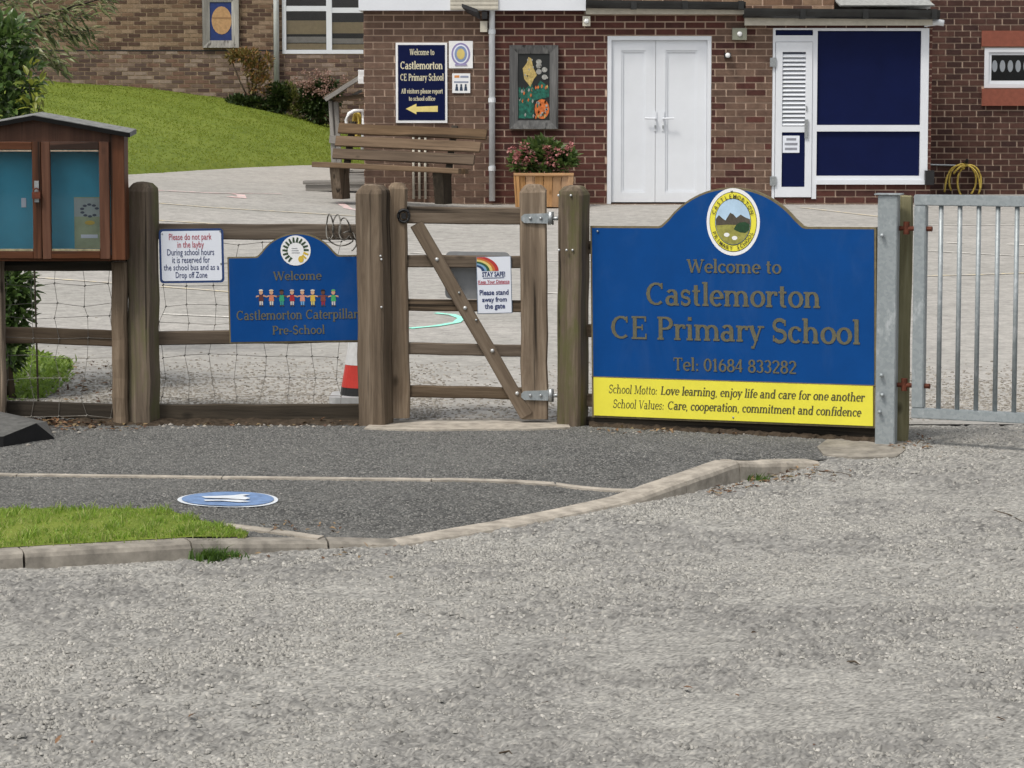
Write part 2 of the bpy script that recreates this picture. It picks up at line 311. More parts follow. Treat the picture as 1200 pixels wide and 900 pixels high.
# ------------------------------------------------------------------ lettering: a small slab-serif alphabet drawn as strokes
T_, t_ = .115, .052
def _S(*a): return ('S',) + a
def stem(x, y0, y1): return _S(x, y0, x, y1, T_)
def hb(x0, x1, y): return _S(x0, y, x1, y, t_)
def sb(x, y=.026): return hb(x - .11, x + .11, y)
def st(x, y): return hb(x - .12, x + .02, y - .026)
def A_(cx, cy, rx, ry, a0, a1, w=None): return ('A', cx, cy, rx, ry, a0, a1, w)
ARCH = lambda x: [A_(x, .29, .16, .165, 0, 150), _S(x + .16, 0, x + .16, .3, T_), sb(x + .16)]
GLY = {
 'A': (.68, [_S(.1,0,.34,.7,t_), _S(.34,.7,.58,0,T_), hb(.2,.48,.24), sb(.1), sb(.58)]),
 'C': (.70, [A_(.37,.35,.29,.325,48,312), _S(.57,.5,.57,.69,.05)]),
 'E': (.62, [stem(.15,0,.7), hb(.04,.53,.674), hb(.04,.55,.026), hb(.15,.42,.36), _S(.52,.54,.52,.7,.045), _S(.54,0,.54,.17,.045), _S(.41,.27,.41,.45,.04)]),
 'L': (.57, [stem(.15,0,.7), hb(.04,.27,.674), hb(.04,.52,.026), _S(.51,0,.51,.19,.045)]),
 'M': (.92, [_S(.15,0,.15,.7,.06), _S(.17,.7,.45,.05,T_), _S(.45,.05,.73,.7,.055), stem(.76,0,.7), sb(.14), sb(.76), hb(.03,.2,.674), hb(.7,.88,.674)]),
 'P': (.60, [stem(.15,0,.7), hb(.04,.3,.674), A_(.3,.505,.22,.17,-90,90), hb(.15,.3,.335), sb(.15)]),
 'S': (.55, [A_(.27,.52,.185,.165,30,270,.095), A_(.27,.19,.195,.17,-150,90,.095), _S(.45,.5,.45,.68,.045), _S(.075,.03,.075,.21,.045)]),
 'T': (.62, [stem(.31,0,.7), hb(.04,.58,.674), _S(.06,.52,.06,.7,.045), _S(.56,.52,.56,.7,.045), sb(.31)]),
 'V': (.66, [_S(.1,.7,.33,0,T_), _S(.33,0,.56,.7,t_), hb(.0,.2,.674), hb(.47,.66,.674)]),
 'W': (1.0, [_S(.1,.7,.3,0,T_), _S(.3,0,.5,.65,t_), _S(.48,.7,.7,0,T_), _S(.7,0,.9,.7,t_), hb(.0,.2,.674), hb(.8,1.,.674), hb(.38,.58,.674)]),
 'a': (.51, [_S(.36,.0,.36,.33,T_), A_(.22,.33,.145,.14,0,150), A_(.2,.145,.14,.13,45,315), hb(.33,.48,.026)]),
 'c': (.46, [A_(.25,.24,.185,.225,45,315), _S(.39,.35,.39,.43,.08)]),
 'd': (.57, [A_(.24,.24,.175,.225,0,360), stem(.41,0,.74), st(.41,.74), hb(.38,.53,.026)]),
 'e': (.48, [A_(.25,.24,.185,.225,0,315), hb(.08,.43,.25)]),
 'f': (.35, [stem(.16,0,.6), A_(.27,.59,.11,.125,50,180), hb(.04,.3,.455), sb(.16)]),
 'g': (.53, [A_(.23,.26,.165,.2,0,360), _S(.4,.47,.4,-.07,.09), A_(.24,-.07,.16,.12,180,360)]),
 'h': (.61, [stem(.13,0,.74), st(.13,.74), sb(.13)] + ARCH(.29)),
 'i': (.28, [stem(.14,0,.48), st(.14,.48), sb(.14), _S(.14,.6,.14,.71,.11)]),
 'j': (.26, [stem(.14,-.1,.48), st(.14,.48), _S(.14,.6,.14,.71,.11), A_(.05,-.1,.09,.09,250,360)]),
 'l': (.28, [stem(.14,0,.74), st(.14,.74), sb(.14)]),
 'm': (.92, [stem(.13,0,.48), st(.13,.48), sb(.13)] + ARCH(.29) + ARCH(.61)),
 'n': (.61, [stem(.13,0,.48), st(.13,.48), sb(.13)] + ARCH(.29)),
 'o': (.52, [A_(.26,.24,.195,.225,0,360)]),
 'p': (.57, [stem(.13,-.2,.48), st(.13,.48), A_(.31,.24,.175,.225,0,360), sb(.13,-.19)]),
 'r': (.42, [stem(.13,0,.48), st(.13,.48), A_(.29,.3,.15,.15,50,160), _S(.36,.35,.36,.45,.09), sb(.13)]),
 's': (.41, [A_(.2,.352,.125,.11,25,270,.075), A_(.2,.132,.135,.112,-155,90,.075), _S(.33,.34,.33,.46,.04), _S(.065,.02,.065,.14,.04)]),
 't': (.35, [_S(.15,.1,.15,.64,T_), hb(.03,.3,.455), A_(.24,.11,.09,.09,180,300)]),
 'u': (.6, [_S(.13,.17,.13,.48,T_), A_(.28,.18,.15,.155,180,355), stem(.44,0,.48), st(.13,.48), st(.44,.48), hb(.41,.56,.026)]),
 'v': (.5, [_S(.09,.48,.26,0,T_), _S(.26,0,.42,.48,t_), sb(.09,.454), sb(.43,.454)]),
 'y': (.5, [_S(.09,.48,.27,.02,T_), _S(.43,.48,.17,-.2,t_), sb(.09,.454), sb(.43,.454), _S(.1,-.17,.18,-.17,.07)]),
 ',': (.22, [_S(.12,.06,.07,-.1,.075)]), '.': (.22, [_S(.1,0,.1,.1,.1)]), ':': (.24, [_S(.12,0,.12,.1,.1), _S(.12,.3,.12,.4,.1)]),
 '-': (.36, [_S(.05,.24,.31,.24,.07)]), ' ': (.28, []),
 '0': (.5, [A_(.25,.35,.185,.325,0,360)]), '1': (.42, [stem(.22,0,.7), _S(.08,.57,.22,.68,.06), sb(.22)]),
 '2': (.5, [A_(.24,.5,.17,.175,-35,165), _S(.37,.4,.08,.05,.085), _S(.07,.036,.45,.036,.072)]),
 '3': (.48, [A_(.22,.52,.155,.155,-90,150), A_(.22,.195,.175,.17,-150,90)]),
 '4': (.5, [stem(.34,0,.7), _S(.34,.69,.05,.22,.06), _S(.03,.2,.47,.2,.06)]),
 '6': (.5, [A_(.25,.22,.175,.2,0,360), A_(.37,.26,.295,.42,105,180)]),
 '8': (.5, [A_(.25,.525,.145,.15,0,360), A_(.25,.19,.18,.17,0,360)]),
}
def serif(mb, text, x0, x1, base, cap, y, depth=.003, slant=0., bold=1., mi=0, n=14):
    """stroke lettering between x0 and x1 on a baseline, in the plane local y (front), proud by depth"""
    adv = [GLY[ch][0] for ch in text]; W = sum(adv); kx = (x1 - x0) / W; kz = cap / .7; cx = 0.; lay = 0
    for ch, ad in zip(text, adv):
        for g in GLY[ch][1]:
            lay += 1
            if g[0] == 'S':
                _, ax, az, bx, bz, w = g; w *= bold
                d = Vector((bx - ax, bz - az)).normalized(); nn = Vector((-d.y, d.x)) * w / 2
                A, B = Vector((ax, az)), Vector((bx, bz)); rib = [(A + nn, A - nn), (B + nn, B - nn)]
            else:
                _, ox, oz, rx, rz, a0, a1, w = g; k = max(3, int(n * (a1 - a0) / 360)); rib = []
                for i in range(k + 1):
                    an = R(a0 + (a1 - a0) * i / k); cc, ss = math.cos(an), math.sin(an)
                    wd_ = (w or (t_ + (T_ - t_) * abs(cc) ** 1.3)) * bold
                    nd = Vector((cc * rz, ss * rx)).normalized() * wd_ / 2; p = Vector((ox + rx * cc, oz + rz * ss)); rib.append((p + nd, p - nd))
            yy = y - depth - (lay % 9) * .00012; vs = []
            for p, q in rib:
                for z_ in (p, q): vs.append((x0 + (cx + z_.x + slant * z_.y) * kx, yy, base + z_.y * kz))
            mb.add(vs, [(2 * i, 2 * i + 1, 2 * i + 3, 2 * i + 2) for i in range(len(rib) - 1)], mi)
            vb = [(a_, y + .0005, c_) for a_, b_, c_ in vs]; m_ = len(vs)       # thin edges so that the letters have depth
            mb.add(vs + vb, [(2 * i, 2 * i + 2, 2 * i + 2 + m_, 2 * i + m_) for i in range(len(rib) - 1)] + [(2 * i + 1, 2 * i + 1 + m_, 2 * i + 3 + m_, 2 * i + 3) for i in range(len(rib) - 1)], mi)
        cx += ad
def sans(mb, text, x0, x1, base, cap, y, depth=.002, mi=0, bold=.0, rot=0., ctr=None):
    """plain lettering from the built-in typeface"""
    cu = bpy.data.curves.new('t', 'FONT'); cu.body = text; cu.size = 1; cu.resolution_u = 2; cu.offset = bold
    o = bpy.data.objects.new('t', cu); C.objects.link(o); dg = bpy.context.evaluated_depsgraph_get(); dg.update()
    me = bpy.data.meshes.new_from_object(o.evaluated_get(dg)); vs = [v.co.copy() for v in me.vertices]; fs = [tuple(p.vertices) for p in me.polygons]
    bpy.data.objects.remove(o); bpy.data.curves.remove(cu); bpy.data.meshes.remove(me)
    if not vs: return
    a0 = min(v.x for v in vs); a1 = max(v.x for v in vs); kz = cap / .7
    if ctr:                                                    # a single letter turned about a centre
        (ox, oz, rad_x, rad_z, ang) = ctr; kx = kz * .9; mid = (a0 + a1) / 2; out = []
        for v in vs:
            lx, lz = (v.x - mid) * kx, v.y * kz
            c_, s_ = math.cos(rot), math.sin(rot); out.append((ox + rad_x * math.cos(ang) + lx * c_ - lz * s_, y - depth, oz + rad_z * math.sin(ang) + lx * s_ + lz * c_))
        mb.add(out, fs, mi); return
    kx = (x1 - x0) / (a1 - a0)
    mb.add([(x0 + (v.x - a0) * kx, y - depth, base + v.y * kz) for v in vs], fs, mi)
def ell(cx, cz, rx, rz, n=40, a0=0., a1=360.): return [(cx + rx * math.cos(R(a0 + (a1 - a0) * i / n)), cz + rz * math.sin(R(a0 + (a1 - a0) * i / n))) for i in range(n + (a1 - a0 < 360))]

# ------------------------------------------------------------------ heights of the ground
def gz(x, y):                                   # playground: climbs from the fence to the school
    z = (min(y, 31.7) - 15.3) * .0405 if y > 15.3 else 0.
    z += max(0, min(y, 42) - 31.7) * .012 * sm(-x / 2)
    return z + .045 * max(0., min(6., -x - .5)) * sm((y - 22) / 8)
RD = -.085
def zr(x, y): return RD + .085 * sm((x - 1.2) / .45) * sm((y - 13.1) / 1.7)
KP = [(-900, 700, .085), (-300, 664, .07), (0, 648, .07), (228, 635, .07), (300, 635, .05), (380, 635, .03), (470, 637, .014), (600, 615, .012), (690, 597, .014), (740, 585, .022), (800, 564, .062), (866, 541, .095), (915, 541, .06), (962, 541, .012), (1025, 540, .003)]
KW = []
for px, py, h in KP:
    q = hit(px, py, lambda x, y, h=h: zr(x, y) + h); KW.append((q.x, q.y, h))
def kerb_at(x):
    if x <= KW[0][0]: return KW[0][1], KW[0][2]
    for (x0, y0, h0), (x1, y1, h1) in zip(KW, KW[1:]):
        if x <= x1: t = (x - x0) / (x1 - x0); return y0 + (y1 - y0) * t, h0 + (h1 - h0) * t
    return KW[-1][1], KW[-1][2]
def fz(x, y):                                   # footway between kerb and fence
    yk, h = kerb_at(x)
    if y < yk: return RD
    zk = zr(x, yk) + h - .004; return zk + (0 - zk) * sm((y - yk - .1) / (1.3 if x < 1.2 else .5))
def grid(name, xs, ys, f, mat, kind='structure', wob=0.):
    v = []; F = []
    for y in ys:
        for x in xs: v.append((x, y, f(x, y) + (rnd.uniform(-wob, wob) if wob else 0)))
    n = len(xs)
    for j in range(len(ys) - 1):
        for i in range(n - 1): F.append((j * n + i, j * n + i + 1, (j + 1) * n + i + 1, (j + 1) * n + i))
    mb = MB(); mb.add(v, F); o = mb.build(name, mat, smooth=True, recalc=False); return tag(o, kind=kind)
def lsp(a, b, n): return [a + (b - a) * i / (n - 1) for i in range(n)]
mb = MB(); mb.add([(-300, -150, -.6), (300, -150, -.6), (300, 400, -.6), (-300, 400, -.6)], [(0, 1, 2, 3)])
tag(mb.build('ground', SOIL, recalc=False), kind='structure')
import numpy as np
nr = np.random.RandomState(11)
def vnoise(x, y, s):                            # smooth value noise with cells of size s metres
    L = nr.rand(400, 400); X, Y = x / s + 150, y / s + 50; i, j = np.floor(X).astype(int) % 399, np.floor(Y).astype(int) % 399; a_, b_ = X - np.floor(X), Y - np.floor(Y)
    a_, b_ = a_ * a_ * (3 - 2 * a_), b_ * b_ * (3 - 2 * b_)
    return (L[i, j] * (1 - a_) + L[i + 1, j] * a_) * (1 - b_) + (L[i, j + 1] * (1 - a_) + L[i + 1, j + 1] * a_) * b_
def wear_attr(me, wear):
    N = len(me.vertices); a_ = me.color_attributes.new('wear', 'FLOAT_COLOR', 'POINT'); c_ = np.ones((N, 4), np.float32); c_[:, 0] = np.clip(wear, 0, 1); c_[:, 1] = nr.rand(N); c_[:, 2] = 0; a_.data.foreach_set('color', c_.ravel())
def relief(name, X, Y, Z, mat, parent, wear):         # chipped stone surface: a fine mesh of real relief
    n0, n1 = X.shape; me = bpy.data.meshes.new(name); me.vertices.add(n0 * n1); me.vertices.foreach_set('co', np.stack([X, Y, Z], -1).astype(np.float32).ravel())
    idx = np.arange(n0 * n1).reshape(n0, n1); q = np.stack([idx[:-1, :-1], idx[:-1, 1:], idx[1:, 1:], idx[1:, :-1]], -1).reshape(-1, 4)
    me.loops.add(q.size); me.loops.foreach_set('vertex_index', q.ravel().astype(np.int32)); me.polygons.add(len(q)); me.polygons.foreach_set('loop_start', np.arange(0, q.size, 4, dtype=np.int32))
    me.materials.append(mat); me.update(calc_edges=True); me.validate(); wear_attr(me, wear); o = ob(name, me, parent); return o
grid('road', [-45, -20, -8] + lsp(-4, 5, 37) + [8, 20, 45], [-30, -10, 0, 4] + lsp(6, 15.8, 42), lambda x, y: zr(x, y) - .012, ROAD)
yv = [6.6]
while yv[-1] < 15.28: yv.append(yv[-1] + .0014 * yv[-1])
Yg, Ug = np.meshgrid(np.array(yv), np.linspace(-1, 1, 520), indexing='ij'); Xg = Ug * (.19 * Yg + .55) + .12
Xg = Xg + nr.uniform(-.002, .002, Xg.shape); Yj = Yg + nr.uniform(-.003, .003, Xg.shape)
def ss(t): t = np.clip(t, 0, 1); return t * t * (3 - 2 * t)
rough_ = .22 + 1.25 * ss((vnoise(Xg, Yg, .55) * .5 + vnoise(Xg, Yg * .8, .22) * .3 + vnoise(Xg, Yg, .09) * .2 - .36) / .28)
Zg = RD + .085 * ss((Xg - 1.2) / .45) * ss((Yg - 13.1) / 1.7) + rough_ * (nr.uniform(-1, 1, Xg.shape) * .0018 + (vnoise(Xg, Yj, .018) - .5) * .009 + (vnoise(Xg, Yj, .034) - .5) * .013) + (vnoise(Xg, Yg, .9) - .5) * .008
relief('stone_chip_surface', Xg, Yj, Zg, ROAD, bpy.data.objects['road'], ((rough_ - .22) / 1.25).ravel())
# surface dressing: angular stone chips bedded in the road, thicker on the ground where the binder has worn
def chips(name, n_, xr, yr, zf, keep, parent, mat, w0=.0035, w1=.0095, h0=.002, h1=.0055):
    x = nr.uniform(*xr, n_); y = np.sqrt(nr.uniform(yr[0] ** 2, yr[1] ** 2, n_)); k = keep(x, y); x, y = x[k], y[k]; m_ = len(x)
    a_ = nr.uniform(0, 6.28, m_); w = nr.uniform(w0, w1, m_); d = w * nr.uniform(.5, 1., m_); h = nr.uniform(h0, h1, m_); z = zf(x, y); vs = np.zeros((m_, 8, 3), np.float32)
    for q, (u, v_) in enumerate(((-1, -1), (1, -1), (1, 1), (-1, 1))):
        for t, (sc_, zz) in enumerate(((1., -.003), (.62, 1.))):
            j1, j2 = nr.uniform(.65, 1.2, m_), nr.uniform(.65, 1.2, m_); lx, ly = u * w * sc_ * j1, v_ * d * sc_ * j2
            vs[:, q + 4 * t, 0] = x + lx * np.cos(a_) - ly * np.sin(a_); vs[:, q + 4 * t, 1] = y + lx * np.sin(a_) + ly * np.cos(a_); vs[:, q + 4 * t, 2] = z + (zz if t == 0 else h * nr.uniform(.55, 1.1, m_))
    fc = np.array([(4, 5, 6, 7), (0, 1, 5, 4), (1, 2, 6, 5), (2, 3, 7, 6), (3, 0, 4, 7)]); q = (fc[None] + 8 * np.arange(m_)[:, None, None]).reshape(-1, 4)
    me = bpy.data.meshes.new(name); me.vertices.add(m_ * 8); me.vertices.foreach_set('co', vs.ravel()); me.loops.add(q.size); me.loops.foreach_set('vertex_index', q.ravel().astype(np.int32)); me.polygons.add(len(q)); me.polygons.foreach_set('loop_start', np.arange(0, q.size, 4, dtype=np.int32))
    me.materials.append(mat); me.update(calc_edges=True); o = ob(name, me, parent); o['kind'] = 'stuff'; return o
CHIP = leafmat('road_chippings', [(.21, .205, .19), (.34, .33, .305), (.27, .265, .245), (.40, .39, .36), (.15, .148, .14), (.34, .33, .305), (.26, .255, .235), (.48, .465, .43)], .85, .0, .25)
LK = nr.rand(400, 400)
def wear_at(x, y):
    o_ = 0
    for s, w in ((.55, .5), (.22, .3), (.09, .2)):
        X, Y = x / s + 150, y / s + 50; i, j = np.floor(X).astype(int) % 399, np.floor(Y).astype(int) % 399; p, q = X - np.floor(X), Y - np.floor(Y); o_ = o_ + w * ((LK[i, j] * (1 - p) + LK[i + 1, j] * p) * (1 - q) + (LK[i, j + 1] * (1 - p) + LK[i + 1, j + 1] * p) * q)
    return o_
kx_ = np.array([-50] + [k_[0] for k_ in KW] + [50]); ky_ = np.array([KW[0][1]] + [k_[1] for k_ in KW] + [16.])
def keep_road(x, y): return (np.abs(x - .12) < .19 * y + .5) & ((y < np.interp(x, kx_, ky_) - .015) | (x > KW[-1][0])) & (nr.rand(len(x)) < .22 + .95 * ss((wear_at(x, y) - .4) / .2))
chips('road_chippings', 190000, (-3.4, 3.6), (6.8, 15.2), lambda x, y: RD + .085 * ss((x - 1.2) / .45) * ss((y - 13.1) / 1.7), keep_road, bpy.data.objects['road'], CHIP)
grid('playground', [-30, -16] + lsp(-9, 9, 37) + [14, 25], lsp(15.31, 44, 60) + [52], lambda x, y: gz(x, y) + .004, PLAY)
xs = lsp(KW[0][0], -3.3, 12)[:-1] + lsp(-3.3, KW[-1][0], 360); v = []; F = []; NJ = 220
for i, x in enumerate(xs):
    yk = kerb_at(x)[0] + .1; y1 = 15.33 if x < .6 else 15.33 - (x - .6) * .5
    for j in range(NJ): y = yk + (y1 - yk) * j / (NJ - 1); v.append((x, y, fz(x, y) + (rnd.uniform(-.0022, .0022) if 0 < j else 0)))
for i in range(len(xs) - 1):
    for j in range(NJ - 1): F.append((i * NJ + j, (i + 1) * NJ + j, (i + 1) * NJ + j + 1, i * NJ + j + 1))
mb = MB(); mb.v = v; mb.f = F; fw = tag(mb.build('footway', FOOT, recalc=False), kind='structure')
FCHIP = leafmat('footway_chippings', [(.10, .10, .097), (.16, .16, .152), (.125, .125, .12), (.2, .2, .19), (.075, .075, .073), (.25, .245, .23)], .85, .0, .25)
chips('footway_chippings', 100000, (-3.1, 1.6), (10.9, 15.25), np.vectorize(fz), lambda x, y: (np.abs(x) < .19 * y + .3) & (y > np.interp(x, kx_, ky_) + .14) & (y < 15.28 - np.clip(x - .6, 0, 9) * .52) & (nr.rand(len(x)) < .9), fw, FCHIP, .004, .0085, .0015, .0042)
GRIT = leafmat('playground_grit', [(.2, .185, .16), (.32, .3, .265), (.26, .24, .21), (.14, .125, .105), (.4, .38, .34)], .9, .0, .2)
chips('playground_grit', 90000, (-3.5, 3.9), (15.45, 20.5), np.vectorize(lambda x, y: gz(x, y) + .005), lambda x, y: (np.abs(x) < .19 * y + .2) & (nr.rand(len(x)) < np.clip((18.6 - y) / 2.6 + .6 * (wear_at(x, y) - .5), .02, 1) ** 2 * (.3 + .7 * (x < -.4) + .5 * (x > 1.5))), bpy.data.objects['playground'], GRIT, .005, .013, .002, .006); va = np.array(v); wear_attr(fw.data, vnoise(va[:, 0], va[:, 1], .4))
mb = MB()                                       # earth ridge along the fence foot, its dark colour standing in for contact shadow
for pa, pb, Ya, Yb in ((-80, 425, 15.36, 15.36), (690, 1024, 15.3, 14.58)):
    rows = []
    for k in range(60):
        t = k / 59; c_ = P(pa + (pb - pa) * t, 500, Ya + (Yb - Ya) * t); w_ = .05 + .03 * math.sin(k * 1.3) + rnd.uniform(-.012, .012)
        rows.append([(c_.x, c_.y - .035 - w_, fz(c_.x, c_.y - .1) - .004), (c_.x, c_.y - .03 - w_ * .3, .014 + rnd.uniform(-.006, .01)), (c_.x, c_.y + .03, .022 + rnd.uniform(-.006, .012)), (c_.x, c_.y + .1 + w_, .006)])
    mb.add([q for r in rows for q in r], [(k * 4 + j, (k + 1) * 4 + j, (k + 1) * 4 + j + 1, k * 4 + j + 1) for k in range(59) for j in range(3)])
tag(mb.build('soil_shadow_strip', SOIL, recalc=False), kind='structure')

# kerb stones, one by one
kerb = empty('kerb', (KW[3][0], KW[3][1], RD), kind='structure')
def kerb_pts(i, t):
    a_, b_ = KW[i], KW[i + 1]; return Vector((a_[0] + (b_[0] - a_[0]) * t, a_[1] + (b_[1] - a_[1]) * t, a_[2] + (b_[2] - a_[2]) * t))
def kerb_stone(pts):
    mb = MB(); rows = []
    for k, p in enumerate(pts):
        q0, q1 = pts[max(k - 1, 0)], pts[min(k + 1, len(pts) - 1)]; d = Vector((q1.x - q0.x, q1.y - q0.y)).normalized(); nx, ny = -d.y, d.x
        zt = zr(p.x, p.y) + p.z; bt = .018; w = .125
        if k in (0, len(pts) - 1): p = Vector((p.x + d.x * (.004 if k == 0 else -.004), p.y + d.y * (.004 if k == 0 else -.004), p.z))
        pr = [(-.012, RD - .08), (-.004, zt - bt * 1.4), (.004, zt - bt * .5), (.02, zt), (w, zt + .002), (w, RD - .08)]
        rows.append([(p.x + nx * u + rnd.uniform(-.002, .002), p.y + ny * u, z + rnd.uniform(-.0015, .0015)) for u, z in pr])
    n = 6; vs = [q for r in rows for q in r]; fs = []
    for k in range(len(rows) - 1):
        for j in range(n): fs.append((k * n + j, k * n + (j + 1) % n, (k + 1) * n + (j + 1) % n, (k + 1) * n + j))
    fs += [tuple(range(n)), tuple((len(rows) - 1) * n + j for j in range(n))]
    mb.add(vs, fs); return mb.build('kerb_stone', KERB if pts[-1].x < KW[6][0] + .05 else CONC, kerb)
cuts = [(0, .6), (1, .0), (1, .55), (2, .12), (2, .985), (5, .05), (6, 0.), (7, .35), (8, .4), (10, .05), (11, .0), (12, .999)]
allp = []                                       # walk the kerb line and cut it at the joints
for (i0, t0), (i1, t1) in zip(cuts, cuts[1:]):
    pts = [kerb_pts(i0, t0)]
    for i in range(i0 + (t0 < 1), i1 + 1):
        if (i, 0.) > (i0, t0) and (i, 0.) < (i1, t1): pts.append(kerb_pts(i, 0.))
    pts.append(kerb_pts(i1, t1))
    den = []
    for p, q in zip(pts, pts[1:]):
        m_ = max(1, int((q - p).length / .12)); den += [p.lerp(q, k / m_) for k in range(m_)]
    kerb_stone(den + [pts[-1]])

# thin concrete edging across the footway and the one beside the verge
def edging(name, pxs, w, mat, parent_loc, gap=.006):
    root = empty(name, parent_loc, kind='structure')
    for (a_, b_) in zip(pxs, pxs[1:]):
        A, B = hit(*a_, fz), hit(*b_, fz); d = (B - A).normalized(); n_ = Vector((-d.y, d.x, 0)); A += d * gap; mb = MB(); m_ = 6; vs = []
        for k in range(m_ + 1):
            p = A.lerp(B, k / m_)
            for u, dz in ((-w / 2, -.05), (-w / 2, .009), (w / 2, .011), (w / 2, -.05)): q = p + n_ * u; vs.append((q.x, q.y, fz(q.x, q.y) + dz + rnd.uniform(-.001, .001)))
        fs = [(k * 4 + j, k * 4 + (j + 1) % 4, k * 4 + 4 + (j + 1) % 4, k * 4 + 4 + j) for k in range(m_) for j in range(4)] + [(0, 1, 2, 3), (m_ * 4, m_ * 4 + 1, m_ * 4 + 2, m_ * 4 + 3)]
        mb.add(vs, fs); mb.build('edging_stone', mat, root)
edging('footway_edging', [(-120, 556), (20, 558), (260, 561), (505, 564), (650, 569), (752, 575)], .045, CONC, hit(260, 561, fz))
edging('verge_edging', [(262, 617), (318, 624), (376, 632)], .07, CONC, hit(318, 624, fz))

# threshold slab under the timber gate, concrete footing at the steel post
def slab(name, pxs, f, h, mat, label, cat):
    pts = [hit(px, py, f) for px, py in pxs]; root = sum(pts, Vector()) / len(pts); mb = MB(); n = len(pts)
    top = [(p.x + rnd.uniform(-.006, .006), p.y, p.z + h + rnd.uniform(-.001, .001)) for p in pts]; bot = [(p.x, p.y, p.z - .06) for p in pts]
    c_ = (root.x, root.y, root.z + h + .004)
    mb.add(top + [c_], [(i, (i + 1) % n, n) for i in range(n)]); mb.add(top + bot, [(i, i + n, (i + 1) % n + n, (i + 1) % n) for i in range(n)])
    return tag(mb.build(name, mat, origin=root, smooth=False), label, cat)
flat0 = lambda x, y: 0.004
slab('threshold_slab', [(428, 503), (500, 505), (560, 504), (620, 504), (668, 502), (664, 494), (655, 487), (560, 485), (474, 486), (440, 494)], flat0, .006, CONC, 'pale worn concrete threshold slab under the timber gate', 'slab')
slab('concrete_footing', [(958, 524), (966, 533), (1000, 537), (1050, 536), (1062, 528), (1060, 519), (1035, 513), (1000, 511), (970, 514)], lambda x, y: max(zr(x, y), fz(x, y) if x < 1.7 and y > kerb_at(x)[0] + .1 else -1) + .003, .004, KERB, 'rough lump of concrete around the foot of the steel gate post', 'concrete')

# painted lines on the playground
pg = bpy.data.objects['playground']
def painted(pxs, w, mat):
    pts = [hit(px, py, gz) for px, py in pxs]; den = []
    for p, q in zip(pts, pts[1:]):
        m_ = max(2, int((q - p).length / .4)); den += [p.lerp(q, k / m_) for k in range(m_)]
    den.append(pts[-1]); vs = []
    for k, p in enumerate(den):
        d = den[min(k + 1, len(den) - 1)] - den[max(k - 1, 0)]; n_ = Vector((-d.y, d.x, 0)).normalized() * w / 2
        for q in (p + n_, p - n_): vs.append((q.x, q.y, gz(q.x, q.y) + .009))
    mb = MB(); mb.add(vs, [(2 * k, 2 * k + 1, 2 * k + 3, 2 * k + 2) for k in range(len(den) - 1)]); o = mb.build('painted_line', mat, pg, recalc=False)
def worn(name, col, k=.53):
    m, n, l, b = newmat(name); f = noise(n, l, gpos(n), 14, 6, .75)
    l.new(ramp(n, l, f, [(k - .1, (.48, .46, .43)), (k + .08, col)]), b.inputs['Base Color']); b.inputs['Roughness'].default_value = .85; return m
PY = worn('worn_yellow_line', (.72, .62, .40)); PW = worn('worn_white_line', (.8, .78, .72)); PP = worn('worn_pink_line', (.8, .5, .5)); PT = worn('worn_turquoise_line', (.32, .85, .68), .42)
painted([(150, 222), (250, 227), (330, 228)], .07, PP); painted([(150, 236), (250, 244), (420, 254)], .06, PY); painted([(185, 259), (300, 266), (430, 270)], .06, PY)
painted([(268, 231), (284, 233), (282, 229), (272, 228)], .1, PP); painted([(398, 238), (408, 245), (424, 248)], .09, PP)
painted([(40, 326), (140, 333), (270, 343)], .05, PY); painted([(190, 369), (300, 374), (420, 380)], .05, PW)
painted([(480, 386), (512, 383), (535, 379), (541, 374), (530, 370), (510, 368)], .06, PT)
painted([(630, 306), (800, 308), (1000, 309)], .06, PW)
painted([(940, 244), (1000, 251), (1060, 258)], .06, PY); painted([(1060, 265), (1200, 264), (1300, 264)], .05, PW)
painted([(1060, 293), (1140, 298), (1200, 301), (1300, 306)], .05, PW); painted([(1058, 325), (1140, 323), (1200, 321), (1300, 318)], .06, PY)
painted([(1110, 285), (1128, 286)], .08, PW); painted([(1180, 287), (1230, 289)], .1, PW); painted([(480, 297), (610, 303)], .05, PW)
painted([(630, 344), (660, 345)], .05, PW)

# blue floor disc on the footway
c0 = hit(267, 586, fz); disc = empty('floor_disc', c0, 'blue and white round distancing sticker stuck on the dark footway', 'floor sticker')
DISCB = plain('worn_blue_vinyl', (.15, .24, .42), .6, var=.3, scale=20); DISCW = plain('worn_white_vinyl', (.62, .66, .70), .6, var=.15, scale=20)
def on_foot(poly, h, name, mat):
    mb = MB(); mb.add([(c0.x + x, c0.y + y, fz(c0.x + x, c0.y + y) + h) for x, y in poly], [tuple(range(len(poly)))]); mb.build(name, mat, disc, recalc=False)
on_foot(ell(0, 0, .222, .222, 48), .005, 'border', DISCW); on_foot(ell(0, 0, .203, .203, 48), .008, 'face', DISCB)
on_foot([(-.12, .03), (.02, .075), (.05, .11), (.09, .105), (.06, .06), (.1, .0), (.08, -.04), (.0, -.02), (-.1, -.01)], .011, 'footprint_mark', DISCW)
on_foot([(-.1, -.06), (.05, -.05), (.11, -.085), (.06, -.115), (-.02, -.09), (-.09, -.1)], .011, 'footprint_mark', DISCW)

